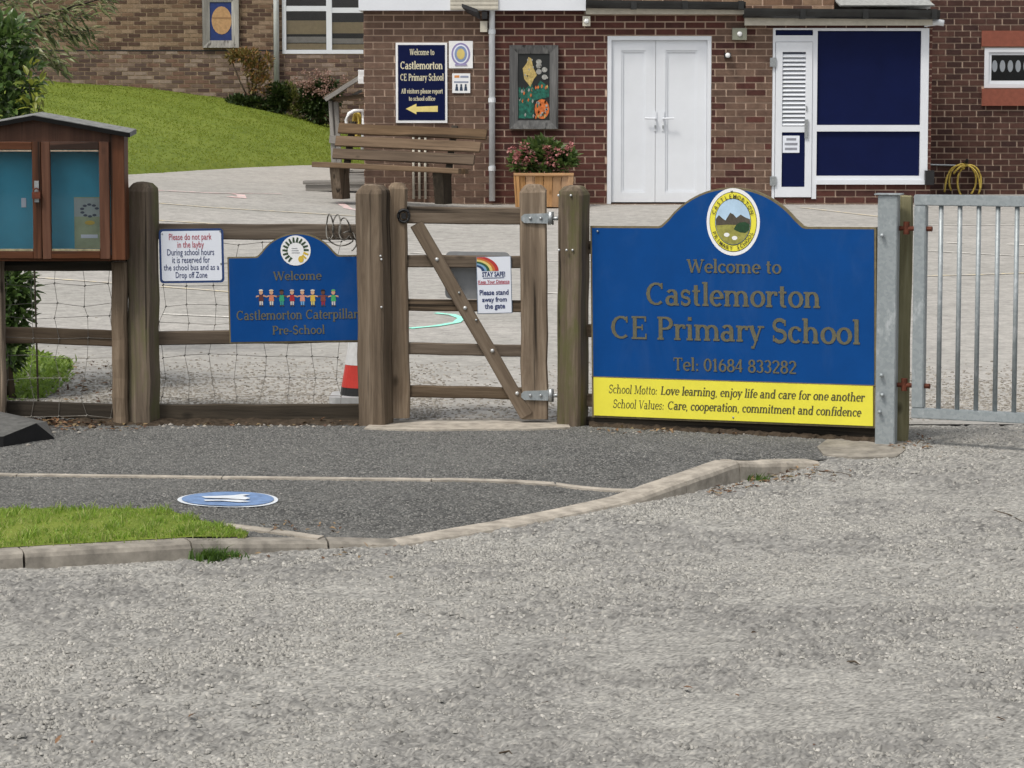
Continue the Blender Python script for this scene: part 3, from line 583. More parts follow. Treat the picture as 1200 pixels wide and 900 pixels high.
# lawn bank in front of the left wing
WINGY = 51.
yf = lambda px: 212 - 18 * sm((px - 0) / 400) - 6 * min(0, px) / 150
def yb(px):
    t = [(-400, 88), (0, 93), (50, 95), (200, 107), (270, 117), (330, 132), (385, 147), (440, 166), (520, 185)]
    for (a0, b0), (a1, b1) in zip(t, t[1:]):
        if px <= a1: return b0 + (b1 - b0) * (px - a0) / (a1 - a0)
    return t[-1][1]
LG = []
pxs = [-330 + 20 * i for i in range(41)]
for px in pxs:
    A = hit(px, yf(px), gz); B = P(px, yb(px), WINGY + .3); col = []
    for j in range(25):
        t = j / 24; p = A.lerp(B, t); p.z += .16 * math.sin(math.pi * t) * .4 + (.03 * min(1, j)) + .015 * math.sin(p.x * 3.1 + p.y * 2.3); col.append(p)
    col[0].z -= .06; LG.append(col)
mb = MB(); mb.add([p for c_ in LG for p in c_], [(i * 25 + j, (i + 1) * 25 + j, (i + 1) * 25 + j + 1, i * 25 + j + 1) for i in range(40) for j in range(24)])
def grassmat(name, cols, sc=.9):
    m, n, l, b = newmat(name); f = noise(n, l, gpos(n), sc, 8, .72, (1, .8, 1), .5); g = noise(n, l, gpos(n), 9, 5, .75, (1, .5, 1), .6)
    c = mix(n, l, .5, ramp(n, l, f, [(.32, cols[0]), (.5, cols[1]), (.68, cols[2])]), ramp(n, l, g, [(.36, tuple(x * .7 for x in cols[0])), (.5, cols[1]), (.66, cols[2])]))
    l.new(c, b.inputs['Base Color']); b.inputs['Roughness'].default_value = .8; b.inputs['Specular IOR Level'].default_value = .2; return m
LAWN = grassmat('lawn_green', [(.085, .125, .015), (.14, .188, .025), (.2, .235, .042)])
tag(mb.build('lawn_bank', LAWN, smooth=True), kind='structure')
BLADE = leafmat('grass_blade', [(.11, .16, .018), (.165, .215, .028), (.215, .255, .046), (.13, .178, .022)], .7, .5, .1)
def blades(mb, p, h, w, lean=.5):
    an = rnd.uniform(0, 6.28); d = Vector((math.cos(an), math.sin(an), 0)) * w / 2; b2 = rnd.uniform(0, 6.28); le = Vector((math.cos(b2), math.sin(b2), 0)) * h * rnd.uniform(.1, lean)
    m_ = p + Vector((0, 0, h * .6)) + le * .4; tp = p + Vector((0, 0, h * rnd.uniform(.85, 1))) + le
    mb.add([p - d, p + d, m_ + d * .7, m_ - d * .7, tp], [(0, 1, 2, 3), (3, 2, 4)])
mb = MB()
for _ in range(30000):
    i = rnd.uniform(6, 38.99); j = rnd.random() * 23.9; i0, j0 = int(i), int(j); a_, b_ = i - i0, j - j0
    p = (LG[i0][j0] * (1 - a_) + LG[i0 + 1][j0] * a_) * (1 - b_) + (LG[i0][j0 + 1] * (1 - a_) + LG[i0 + 1][j0 + 1] * a_) * b_
    blades(mb, p, rnd.uniform(.012, .032), .016, 1.4)
tag(mb.build('lawn_grass', BLADE, recalc=False), 'short bright green grass covering the sloping lawn bank', 'grass', kind='stuff')

# verge at the left kerb
def verge_back(px): return 599 if px < 190 else 599 + (px - 190) * .30
vb = [hit(px, verge_back(px), fz) for px in range(-600, 291, 10)]; v = []; VF = []
for p in vb:
    yk = kerb_at(p.x)[0] + .118; v += [(p.x, p.y, fz(p.x, p.y) + .012), (p.x, (p.y + yk) / 2, fz(p.x, (p.y + yk) / 2) + .02), (p.x, min(yk, p.y), fz(p.x, yk) + .008)]
mb = MB(); mb.add(v, [(3 * i + j, 3 * i + j + 1, 3 * i + j + 4, 3 * i + j + 3) for i in range(len(vb) - 1) for j in (0, 1)])
tag(mb.build('verge', LAWN, smooth=True), kind='structure')
mb = MB()
for _ in range(30000):
    k = rnd.randrange(len(vb) - 1); p = vb[k].lerp(vb[k + 1], rnd.random()); yk = kerb_at(p.x)[0] + .13
    if p.y < yk: continue
    y = yk - .05 * rnd.random() * (rnd.random() < .2) + (p.y - yk) * rnd.random() + rnd.gauss(0, .008); tuft = .75 + .45 * math.sin(p.x * 9 + y * 5) * math.sin(p.x * 23 - y * 17) + .25 * math.sin(p.x * 41); blades(mb, Vector((p.x, y, max(fz(p.x, y), RD + kerb_at(p.x)[1] - .004) + .004)), rnd.uniform(.016, .05) * max(.55, tuft) * (.6 if rnd.random() < .3 else 1), rnd.uniform(.003, .007), .9)
VBL = leafmat('verge_grass_blade', [(.09, .17, .016), (.2, .32, .03), (.29, .41, .06), (.17, .27, .04), (.42, .4, .16), (.13, .22, .02)], .45, .35)
tag(mb.build('verge_grass', VBL, recalc=False), 'lush green grass on the corner verge behind the kerb', 'grass', kind='stuff')
mb = MB()                                       # weeds in the kerb joint and at the kerb corner
for px, py, n_, h in ((238, 650, 260, .085), (246, 656, 220, .06), (268, 655, 120, .04), (890, 563, 60, .04), (250, 628, 60, .05)):
    q = hit(px, py, lambda x, y: RD)
    for _ in range(n_): blades(mb, q + Vector((rnd.gauss(0, .035), rnd.gauss(0, .03), 0)), rnd.uniform(.4, 1) * h, .007, 1.2)
tag(mb.build('kerb_weeds', leafmat('weed_leaf', [(.03, .07, .01), (.08, .15, .02)], .5, .3), recalc=False), 'small green weeds growing out of the kerb joints', 'weeds', kind='stuff')

# ------------------------------------------------------------------ brickwork
def brickmat(name, col, var=.25):
    m, n, l, b = newmat(name); f = noise(n, l, gpos(n), 9, 5, .7); g = noise(n, l, gpos(n), 70, 3, .7)
    c = ramp(n, l, f, [(.3, tuple(x * (1 - var) for x in col)), (.7, tuple(x * (1 + var) for x in col))])
    l.new(mix(n, l, .5, c, ramp(n, l, g, [(.3, (.6, .6, .6)), (.7, (1.2, 1.2, 1.2))]), 'MULTIPLY'), b.inputs['Base Color'])
    b.inputs['Roughness'].default_value = .9; b.inputs['Specular IOR Level'].default_value = .2; bump(n, l, g, .3, .004, b); return m
def tints(name, cols): return [brickmat('%s_brick_%s' % (name, 'abcdefgh'[i]), c) for i, c in enumerate(cols)]
RED_B = tints('dark_red', [(.082, .033, .027), (.092, .036, .029), (.075, .031, .026), (.102, .041, .033), (.066, .029, .025)])
BRN_B = tints('brown', [(.132, .084, .062), (.142, .09, .066), (.122, .076, .057), (.155, .10, .074), (.11, .069, .053)])
DRK_B = tints('purple_brown', [(.062, .032, .027), (.075, .038, .031), (.052, .028, .025), (.09, .046, .037)])
FAR_B = tints('tan', [(.23, .16, .108), (.17, .108, .072), (.085, .052, .04), (.26, .185, .13), (.11, .07, .05)])
FLR_B = tints('mottled', [(.15, .105, .083), (.20, .145, .115), (.105, .072, .062), (.26, .20, .165), (.085, .055, .048), (.165, .10, .075)])
UNIT = {}
def unit_brick(m):
    if m.name not in UNIT: UNIT[m.name] = MB().box(-.5, .5, 0, 1, -.5, .5).mesh('brick', m)
    return UNIT[m.name]
def brick_wall(wall, Y, x0, x1, z0, z1, holes, tint, limit, view, pitch=.225, course=.075, joint=.014, proud=.009, skipz=None):
    """running-bond bricks on the plane y = Y; those in `view` (x0, x1, z0, z1), up to `limit`, are objects, the rest one stuff part"""
    cand = []; r = 0; z = z0
    while z < z1 - .02:
        h = course - joint; zc = z + course / 2; x = x0 - pitch * (.5 if r % 2 else 0) + rnd.uniform(-.008, .008)
        while x < x1:
            segs = [(max(x, x0), min(x + pitch - joint, x1))]
            for (a0, a1, b0, b1) in holes:
                if b0 < zc < b1:
                    ns = []
                    for s0, s1 in segs:
                        if s1 <= a0 or s0 >= a1: ns.append((s0, s1))
                        else:
                            if s0 < a0 - .012: ns.append((s0, a0 - .004))
                            if s1 > a1 + .012: ns.append((a1 + .004, s1))
                    segs = ns
            for s0, s1 in segs:
                if s1 - s0 > .01 and not (skipz and skipz[0] < zc < skipz[1]): cand.append(((s0 + s1) / 2, zc, s1 - s0, h))
            x += pitch
        z += course; r += 1
    inv = [c_ for c_ in cand if view[0] < c_[0] < view[1] and view[2] < c_[1] < view[3]]; inv.sort(key=lambda c_: -c_[2]); own = set(inv[:limit])
    mats = []; mb = MB(); wl_ = wall.matrix_world.translation if False else wall_world[wall.name]
    for c_ in cand:
        m = rnd.choice(tint(c_[0], c_[1])); pr = proud + rnd.uniform(-.002, .002); jx = rnd.uniform(-.003, .003)
        if c_ in own:
            o = bpy.data.objects.new('brick', unit_brick(m)); C.objects.link(o); o.parent = wall
            o.location = (c_[0] + jx - wl_.x, Y - pr - wl_.y, c_[1] - wl_.z); o.scale = (c_[2], pr + .012, c_[3])
        else:
            if m not in mats: mats.append(m)
            mb.box(c_[0] + jx - c_[2] / 2, c_[0] + jx + c_[2] / 2, Y - pr, Y + .01, c_[1] - c_[3] / 2, c_[1] + c_[3] / 2, mats.index(m))
    if mb.v:
        mb.v = [(x - wl_.x, y - wl_.y, z - wl_.z) for x, y, z in mb.v]; me = mb.mesh('brick_courses', mats)
        o = ob('brick_courses', me, wall); o['kind'] = 'stuff'
wall_world = {}
def part(name, mb, mats, parent, smooth=False):
    """a part of a part: world vertices, parent may itself be a child of an unrotated thing"""
    p = Vector(); q = parent
    while q is not None: p += Vector(q.location) if q.parent is not None or q.type == 'MESH' else q.matrix_basis.translation; q = q.parent
    mb.v = [(x - p.x, y - p.y, z - p.z) for x, y, z in mb.v]; me = mb.mesh(name, mats)
    bm = bmesh.new(); bm.from_mesh(me); bmesh.ops.recalc_face_normals(bm, faces=bm.faces); bm.to_mesh(me); bm.free()
    return ob(name, me, parent, (0, 0, 0), None, smooth)
def wall_with_holes(root, name, mat, Y, x0, x1, z0, z1, holes, back, thick=.25):
    """front leaf with real openings, plus side walls going back"""
    xsn = sorted({x0, x1} | {h[0] for h in holes} | {h[1] for h in holes}); zsn = sorted({z0, z1} | {h[2] for h in holes} | {h[3] for h in holes}); mb = MB()
    for a_, b_ in zip(xsn, xsn[1:]):
        for c_, d_ in zip(zsn, zsn[1:]):
            cx, cz = (a_ + b_) / 2, (c_ + d_) / 2
            if any(h[0] < cx < h[1] and h[2] < cz < h[3] for h in holes): continue
            mb.box(a_, b_, Y, Y + thick, c_, d_)
    mb.box(x0, x0 + .2, Y + thick, Y + back, z0, z1); mb.box(x1 - .2, x1, Y + thick, Y + back, z0, z1); mb.box(x0, x1, Y + back - .2, Y + back, z0, z1)
    o = mb.build(name, mat, root); wall_world[o.name] = root.matrix_basis.translation.copy(); return o

# ------------------------------------------------------------------ main school block
MY = 31.7
def Wm(px, py): p = P(px, py, MY); return p.x, p.z
def rect(px0, px1, py0, py1, Y):
    a_ = P(px0, py1, Y); b_ = P(px1, py0, Y); return (a_.x, b_.x, a_.z, b_.z)
bx0 = P(427, 150, MY).x; bx1 = P(1091, 150, MY).x
main = empty('school_building', (1.5, MY, .55), 'low red brown brick school block with white double doors and navy panels', 'building')
dr = rect(711, 834, 42, 239, MY); ur = rect(904, 1089, 33, 214, MY); dr2 = rect(904, 952, 33, 233, MY)
ztop = P(600, 13, MY).z; zb = .45
mw = wall_with_holes(main, 'wall', MORTAR, MY, bx0, bx1, zb, ztop, [dr, ur, (dr2[0], dr2[1], dr2[2], ur[2])], 18.5)
xp = P(574, 100, MY).x; xq0 = P(842, 100, MY).x; xq1 = P(903, 100, MY).x
def main_tint(x, z):
    if x < xp: return BRN_B
    if xq0 + rnd.uniform(-.08, .08) < x < xq1: return BRN_B if rnd.random() < .75 else RED_B
    return RED_B
def Zm(py): return P(600, py, MY).z
brick_wall(mw, MY, bx0, bx1, .6 - .075, ztop, [dr, ur, (dr2[0], dr2[1], dr2[2], ur[2])], main_tint, 300, (bx0, bx1, .55, 3))
mb = MB()                                       # brick returns on the side face
for r in range(31):
    for k in range(14): mb.box(bx0 - .008, bx0 + .01, MY + .02 + k * .225 + (.11 if r % 2 else 0), MY + .234 + k * .225 + (.11 if r % 2 else 0), .53 + r * .075, .594 + r * .075, (r * 7 + k * 3) % 3)
part('return_bricks', mb, BRN_B[:3], mw)['kind'] = 'stuff'
mb = MB(); fx1 = P(686, 0, MY).x; mb.box(bx0 - .05, fx1, MY - .16, MY + 18.5, ztop + .002, ztop + .5); f = mb.build('fascia', UPVC, main)
mb = MB(); mb.box(P(528, 0, MY).x, P(584, 0, MY).x, MY - .175, MY - .162, ztop + .006, ztop + .49)
for k in range(6): mb.box(P(528, 0, MY).x, P(584, 0, MY).x, MY - .182, MY - .176, ztop + .02 + k * .045, ztop + .05 + k * .045)
part('vent_panel', mb, CREAMP, f)
mb = MB(); mb.box(fx1, bx1 + .05, MY + .52, MY + 18.5, ztop + .03, ztop + .26); mb.build('flat_roof', FELT, main)
# black gutters and the lean-to roof over doors and panels
x2 = P(872, 0, MY).x; x3 = P(1098, 0, MY).x
def gutter(xa, xb, z, r, nm='gutter', drop=0.):
    mb = MB(); n = 10; vs = []
    for i in range(9):
        x = xa + (xb - xa) * i / 8
        vs += [(x, MY - .16 + r * math.cos(R(180 + 180 * k / n)), z - drop * i / 8 + r * math.sin(R(180 + 180 * k / n))) for k in range(n + 1)] + [(x, MY - .16 + (r - .006) * math.cos(R(360 - 180 * k / n)), z - drop * i / 8 + (r - .006) * math.sin(R(360 - 180 * k / n))) for k in range(n + 1)]
    m_ = 2 * n + 2
    mb.add(vs, [(i * m_ + k, (i + 1) * m_ + k, (i + 1) * m_ + (k + 1) % m_, i * m_ + (k + 1) % m_) for i in range(8) for k in range(m_)] + [tuple(range(m_)), tuple(8 * m_ + k for k in range(m_))])
    for t in (.3, .62, .97): x = xa + (xb - xa) * t; mb.box(x - .03, x + .03, MY - .17 - r, MY - .08, z - r - .012, z - r * .1)
    return mb.build(nm, GUTTER, main, smooth=False)
gutter(fx1, x2, Zm(1), .088, drop=.02); gutter(x2 - .02, x3, Zm(10.5), .105, drop=.02)
mb = MB(); mb.box(fx1 + .002, x2, MY - .1, MY + .1, Zm(17), Zm(3)); mb.box(x2 + .002, x3 - .06, MY - .1, MY + .1, Zm(30), Zm(12)); mb.build('eaves_board', CREAMP, main)
mb = MB(); mb.add([(x2 + 1.05, MY - .2, Zm(7)), (x3 - .05, MY - .2, Zm(7)), (x3 - .05, MY + 3, Zm(7) + .5), (x2 + 1.05, MY + 3, Zm(7) + .5)], [(0, 1, 2, 3)])
mb.add([(x2 + 1.05, MY - .2, Zm(8.5)), (x3 - .05, MY - .2, Zm(8.5)), (x3 - .05, MY + 3, Zm(8.5) + .5), (x2 + 1.05, MY + 3, Zm(8.5) + .5)], [(3, 2, 1, 0)]); mb.build('lean_to_roof', FELT, main)
mb = MB(); mb.box(x2 - 1.9, x2 + 1.04, MY + .3, MY + .5, ztop, ztop + 2.2); uw = mb.build('upper_wall', MORTAR, main); wall_world[uw.name] = main.matrix_basis.translation.copy()
brick_wall(uw, MY + .3, x2 - 1.9, x2 + 1.04, ztop, ztop + 2.2, [], lambda x, z: FAR_B, 0, (0, 0, 0, 0))
mb = MB(); mb.tube([P(1083, 28, MY - .05), P(1098, 26, MY - .06), P(1106, 27, MY - .06)], .035, 8); mb.build('overflow_pipe', PIPEW, main, smooth=True)

# double doors
def frame_box(mb, r, w, y0, y1, mi=0, bottom=True):
    x0, x1, z0, z1 = r
    mb.box(x0, x0 + w, y0, y1, z0, z1, mi); mb.box(x1 - w, x1, y0, y1, z0, z1, mi); mb.box(x0 + w, x1 - w, y0, y1, z1 - w, z1, mi)
    if bottom: mb.box(x0 + w, x1 - w, y0, y1, z0, z0 + w, mi)
def door_leaf(name, r, parent, panel, stile=.085, Y=MY, side=1):
    x0, x1, z0, z1 = r; mb = MB(); frame_box(mb, r, stile, Y + .02, Y + .07); d = mb.build(name, UPVC, parent)
    mb = MB(); mb.box(x0 + stile, x1 - stile, Y + .042, Y + .06, z0 + stile, z1 - stile); part('panel', mb, panel, d)
    mb = MB(); q = (x0 + stile - .001, x1 - stile + .001, z0 + stile - .001, z1 - stile + .001); frame_box(mb, q, .022, Y + .03, Y + .041); part('beading', mb, UPVC, d); return d
mb = MB(); frame_box(mb, (dr[0] + .003, dr[1] - .003, dr[2], dr[3] - .003), .045, MY - .012, MY + .09, bottom=False); mb.build('door_frame', UPVC, main)
xm = (dr[0] + dr[1]) / 2 - .04
for s, (xa, xb) in ((-1, (dr[0] + .05, xm - .002)), (1, (xm + .002, dr[1] - .05))):
    d = door_leaf('door', (xa, xb, dr[2] + .02, dr[3] - .05), main, UPVC, .11)
    hx = P(768 if s < 0 else 777, 139, MY).x; hz = P(770, 139, MY).z
    mb = MB(); mb.box(hx - .015, hx + .015, MY + .008, MY + .019, hz - .14, hz + .08); mb.tube([(hx, MY + .01, hz), (hx, MY - .04, hz)], .01, 8)
    mb.tube([(hx, MY - .04, hz), (hx + s * .12, MY - .04, hz + .003)], .011, 8); part('handle', mb, UPVC, d)
    mb = MB(); mb.box(hx - .008, hx + .008, MY - .002, MY + .007, hz - .11, hz - .075); part('keyhole', mb, STEEL, d)
mb = MB(); mb.box(dr[0] - .08, dr[1] + .1, MY - .14, MY + .05, dr[2] - .06, dr[2] - .006); mb.build('door_sill', CONC, main)
# navy panel unit with louvred door
bays = {'top': rect(905, 954, 34, 41, MY), 'big': rect(958, 1081, 36, 146, MY), 'low': rect(958, 1080, 154, 206, MY)}
mb = MB(); X0, X1, Z0, Z1 = ur; xd = P(953, 0, MY).x; zd = P(0, 233, MY).z
xmm = P(958.5, 0, MY).x; zt0 = P(0, 41.5, MY).z; zt1 = P(0, 49, MY).z
mb.box(X0 + .002, X0 + .03, MY - .02, MY + .06, zd, Z1); mb.box(xd, xmm, MY - .02, MY + .06, zd, Z1); mb.box(X1 - .09, X1 - .002, MY - .02, MY + .06, Z0, Z1)
mb.box(X0 + .03, xd, MY - .02, MY + .06, Z1 - .02, Z1); mb.box(xmm, X1 - .09, MY - .02, MY + .06, Z1 - .03, Z1); mb.box(X0 + .03, xd, MY - .02, MY + .06, zt1, zt0)
mb.box(xmm, X1 - .09, MY - .02, MY + .06, P(0, 154, MY).z, P(0, 146.5, MY).z); mb.box(xmm, X1 - .09, MY - .02, MY + .06, Z0, P(0, 206, MY).z)
mb.box(xmm, X1, MY - .05, MY - .021, Z0 - .02, Z0 + .03); mb.build('window_frame', UPVC, main)
for k, (x0, x1, z0, z1) in (('top', (X0 + .03, xd, zt0, Z1 - .02)), ('big', (xmm, X1 - .09, P(0, 146.5, MY).z, Z1 - .03)), ('low', (xmm, X1 - .09, P(0, 206, MY).z, P(0, 154, MY).z))):
    mb = MB(); mb.box(x0 + .001, x1 - .001, MY + .012, MY + .03, z0 + .001, z1 - .001); mb.build('navy_panel', NAVY, main)
lr = (X0 + .035, xd - .004, zd + .02, zt1 - .004); mb = MB(); st_ = .075; zl0 = P(0, 148, MY).z; zl1 = P(0, 155, MY).z; zp0 = P(0, 219, MY).z; zq = P(0, 61, MY).z
mb.box(lr[0], lr[0] + st_, MY - .03, MY + .02, lr[2], lr[3]); mb.box(lr[1] - st_, lr[1], MY - .03, MY + .02, lr[2], lr[3])
for za, zb_ in ((zq, lr[3]), (zl1, zl0), (lr[2], zp0)): mb.box(lr[0] + st_, lr[1] - st_, MY - .03, MY + .02, za, zb_)
ld = mb.build('louvred_door', UPVC, main)
mb = MB(); mb.box(lr[0] + st_, lr[1] - st_, MY - .012, MY, zp0 + .001, zl1 - .001); part('navy_panel', mb, NAVY, ld)
mb = MB(); mb.box(lr[0] + st_, lr[1] - st_, MY + .005, MY + .015, zl0, zq); part('backing', mb, plain('dark_blue_backing', (.012, .02, .05), .6), ld)
for k in range(17):
    z = zl0 + .012 + (zq - zl0 - .02) * k / 17; mb = MB(); xa, xb = lr[0] + st_ + .001, lr[1] - st_ - .001
    mb.add([(xa, MY - .026, z), (xb, MY - .026, z), (xb, MY + .002, z + .034), (xa, MY + .002, z + .034), (xa, MY - .022, z - .006), (xb, MY - .022, z - .006), (xb, MY + .004, z + .028), (xa, MY + .004, z + .028)], [(0, 1, 2, 3), (4, 7, 6, 5), (0, 4, 5, 1), (3, 2, 6, 7), (0, 3, 7, 4), (1, 5, 6, 2)]); part('slat', mb, UPVC, ld)
hx = P(946, 0, MY).x; mb = MB(); mb.box(hx - .02, hx + .02, MY - .05, MY - .031, P(0, 162, MY).z, P(0, 140, MY).z); mb.box(hx - .006, hx + .006, MY - .045, MY - .031, P(0, 130, MY).z, P(0, 124, MY).z); part('handle', mb, STEEL, ld)
for py in (73, 212):
    mb = MB(); p = P(905, py, MY); mb.box(p.x - .03, p.x + .04, MY - .05, MY - .031, p.z - .05, p.z + .05); part('hinge', mb, STEEL, ld)
def notice(name, px0, px1, py0, py1, Y, label, cat, mat=PAPER, th=.006):
    a_ = P(px0, py1, Y); b_ = P(px1, py0, Y); m = Matrix.Translation(a_); r = empty(name, None, label, cat, mat=m)
    w, h = b_.x - a_.x, b_.z - a_.z; mb = MB(); mb.box(0, w, 0, th, 0, h); mb.build('board', mat, r); return r, w, h
nt, w, h = notice('door_notice', 917, 937, 159, 179, MY - .02, 'small white notice with grey lines on the louvred navy door', 'notice')
mb = MB()
for k, (u0, u1) in enumerate(((.22, .8), (.12, .88), (.14, .86))): mb.box(w * u0, w * u1, -.002, .0, h * (.72 - k * .28), h * (.86 - k * .28))
mb.build('printed_lines', plain('grey_print', (.25, .26, .3), .6), nt)
# small fittings on the main block
mb = MB(); x = P(576.5, 0, MY).x; mb.tube([(x, MY - .07, gz(x, MY) + .04), (x, MY - .07, ztop - .03), (x, MY - .12, ztop + .05), (x, MY - .12, ztop + .4)], .034, 12); dp = mb.build('downpipe', PIPEW, main, smooth=True)
for py in (40, 120, 200):
    mb = MB(); z = P(0, py, MY).z; mb.tube([(x, MY - .07, z), (x, MY - .07, z + .05)], .041, 12); mb.box(x - .03, x + .03, MY - .04, MY - .01, z, z + .03); part('bracket', mb, PIPEW, dp)
mb = MB(); p = P(552, 12, MY - .3); mb.add([(p.x - .1, MY - .42, p.z + .03), (p.x + .07, MY - .42, p.z - .03), (p.x + .1, MY - .26, p.z - .1), (p.x - .04, MY - .26, p.z - .03), (p.x - .1, MY - .4, p.z + .07), (p.x + .07, MY - .4, p.z + .01), (p.x + .1, MY - .24, p.z - .05), (p.x - .04, MY - .24, p.z + .02)], [(0, 1, 2, 3), (4, 7, 6, 5), (0, 4, 5, 1), (1, 5, 6, 2), (2, 6, 7, 3), (3, 7, 4, 0)])
fl = empty('floodlight', (p.x, MY - .2, p.z - .1), 'small black floodlight with sensor under the white fascia by the downpipe', 'light')
mb.build('lamp_head', BLACK, fl); mb = MB(); q = P(568, 25, MY); mb.box(q.x - .03, q.x + .03, MY - .2, MY - .012, q.z + .02, q.z + .1); mb.build('arm', BLACK, fl)
mb = MB(); mb.box(q.x - .05, q.x + .03, MY - .1, MY - .02, q.z - .12, q.z - .0); mb.build('sensor', CREAMP, fl)
def gadget(name, px, py, w, h, d, mat, label, cat, lens=True):
    p = P(px, py, MY); r = empty(name, (p.x, MY - .012, p.z), label, cat); mb = MB(); mb.box(p.x - w / 2, p.x + w / 2, MY - .012 - d, MY - .011, p.z - h / 2, p.z + h / 2); mb.build('housing', mat, r)
    if lens: mb = MB(); mb.lathe([(.0, 0), (.022, 0), (.028, .01), (.028, .02)], 14, (0, 0, 0)); mb.v = [(p.x + x, MY - .03 - d + z, p.z + y) for x, y, z in mb.v]; mb.build('lens', WHITE, r, smooth=True)
    return r
gadget('motion_sensor', 687, 25, .085, .11, .09, CREAMP, 'cream motion sensor below the end of the white fascia', 'sensor')
gadget('wall_light', 866, 40, .16, .13, .08, plain('grey_green_housing', (.22, .23, .18), .6), 'square grey bulkhead light right of the white double doors', 'light')
gadget('wall_camera', 852, 65, .07, .055, .1, BLACK, 'tiny black camera on the brick between the two doors', 'camera')  # this one is a small wall camera
gadget('junction_box', 1088, 208, .1, .16, .1, BLACK, 'black box at the lower right corner of the navy panels', 'box', False)

# signs on the main block
nt, w, h = notice('school_sign', 464, 524, 50, 144, MY - .03, 'navy wall sign with gold lettering and an arrow above the bench', 'sign', WHITE, .02)
mb = MB(); mb.box(.025, w - .025, -.004, -.001, .03, h - .025); mb.build('face', NAVY, nt)
def sg_(px, py): return pl(nt, px, py, -.004)
for txt, a_, b_, base, cap, bo in (('Welcome to', 480, 509, 64.5, 7, 1.3), ('Castlemorton', 469, 519, 81, 9, 1.4), ('CE Primary School', 469, 520, 94.5, 8, 1.35), ('All visitors please report', 470, 519, 109.5, 5.5, 1.4), ('to school office', 479, 510, 118, 5, 1.4)):
    mb = MB(); xa, zz = sg_(a_, base); xb, _ = sg_(b_, base); _, zc = sg_(a_, base - cap); serif(mb, txt, xa, xb, zz, zc - zz, -.004, .002, 0, bo, n=8); mb.build('lettering', CREAM, nt, recalc=False)
pts = [sg_(*q) for q in ((475.5, 127.5), (488, 121.5), (488, 125), (513, 124), (513, 131), (488, 131), (488, 134))]; mb = MB(); mb.prism(pts, -.007, -.0045); mb.build('arrow', ARROW, nt)
nt, w, h = notice('award_sign', 526, 554, 48, 80, MY - .03, 'square white plaque with a purple oval emblem beside the navy sign', 'sign', WHITE, .012)
for k, (rx, rz, m) in enumerate(((.105, .125, plain('mauve_print', (.25, .22, .42), .5)), (.085, .105, PAPER), (.07, .09, plain('blue_grey_print', (.2, .27, .45), .5)), (.045, .06, plain('gold_print', (.6, .48, .16), .5)))):
    mb = MB(); mb.prism(ell(w / 2, h * .52, rx, rz, 28), -.002 - .0012 * k, -.0012 * k - .0009 if k else -.0002); mb.build('emblem', m, nt)
mb = MB(); mb.box(w * .25, w * .75, -.008, -.0005, h * .1, h * .16); mb.build('emblem', plain('mauve_bar', (.3, .27, .45), .5), nt)
nt, w, h = notice('information_notice', 530, 551, 86, 109, MY - .03, 'small white notice with three dark figures below the emblem plaque', 'notice', WHITE, .008)
mb = MB(); mb.box(w * .12, w * .4, -.002, -.0002, h * .78, h * .9); mb.build('heading', plain('orange_print', (.6, .25, .08), .5), nt)
mb = MB(); mb.box(w * .45, w * .9, -.002, -.0002, h * .78, h * .88); mb.box(w * .1, w * .9, -.002, -.0002, h * .52, h * .6); mb.build('printed_lines', plain('grey_blue_print', (.25, .28, .38), .6), nt)
for k in (.25, .5, .75): mb = MB(); mb.prism(ell(w * k, h * .4, .011, .013, 12), -.002, -.0002); mb.prism([(w * k - .018, h * .12), (w * k + .018, h * .12), (w * k + .012, h * .34), (w * k - .012, h * .34)], -.002, -.0002); mb.build('figure', DARKINK, nt)

# framed picture beside the planter
pr = rect(597, 654, 53, 151, MY); pf = empty('framed_picture', (pr[0], MY - .012, pr[2]), 'dark weathered wooden frame with a colourful painted panel above the planter', 'picture')
def moulded(r, w, y0, root, mat, nm='frame_side'):
    x0, x1, z0, z1 = r
    for a_, b_, c_, d_ in (((x0, z0), (x1, z0), (x1 - w, z0 + w), (x0 + w, z0 + w)), ((x1, z0), (x1, z1), (x1 - w, z1 - w), (x1 - w, z0 + w)), ((x1, z1), (x0, z1), (x0 + w, z1 - w), (x1 - w, z1 - w)), ((x0, z1), (x0, z0), (x0 + w, z0 + w), (x0 + w, z1 - w))):
        mb = MB(); vs = [(a_[0], y0 - .075, a_[1]), (b_[0], y0 - .075, b_[1]), (c_[0], y0 - .045, c_[1]), (d_[0], y0 - .045, d_[1])]; bk = [(x, y0, z) for x, _, z in vs]
        mb.add(vs + bk, [(0, 1, 2, 3), (4, 7, 6, 5), (0, 4, 5, 1), (1, 5, 6, 2), (2, 6, 7, 3), (3, 7, 4, 0)]); mb.build(nm, mat, root)
moulded(pr, .095, MY - .012, pf, W_FRAME)
i_ = (pr[0] + .095, pr[1] - .095, pr[2] + .095, pr[3] - .095); iw, ih = i_[1] - i_[0], i_[3] - i_[2]
mb = MB(); mb.box(i_[0] - .01, i_[1] + .01, MY - .045, MY - .013, i_[2] - .01, i_[3] + .01); mb.build('panel', plain('black_green_paint', (.012, .014, .014), .5), pf)
ART = [plain('art_teal', (.01, .10, .07), .5, var=.8, scale=25), plain('art_orange', (.55, .14, .03), .5, var=.5, scale=30), plain('art_cream', (.45, .34, .12), .5, var=.4, scale=30), plain('art_grey', (.3, .3, .28), .5, var=.5, scale=30)]
def art(poly, k, m): mb = MB(); mb.prism([(i_[0] + u * iw, i_[2] + v * ih) for u, v in poly], MY - .046 - .0015 * k, MY - .0455); mb.build('painted_shape', ART[m], pf)
art([(.02, .03), (.5, .03), (.5, .3), (.98, .35), (.98, .5), (.7, .6), (.55, .45), (.4, .55), (.2, .45), (.02, .5)], 1, 0)
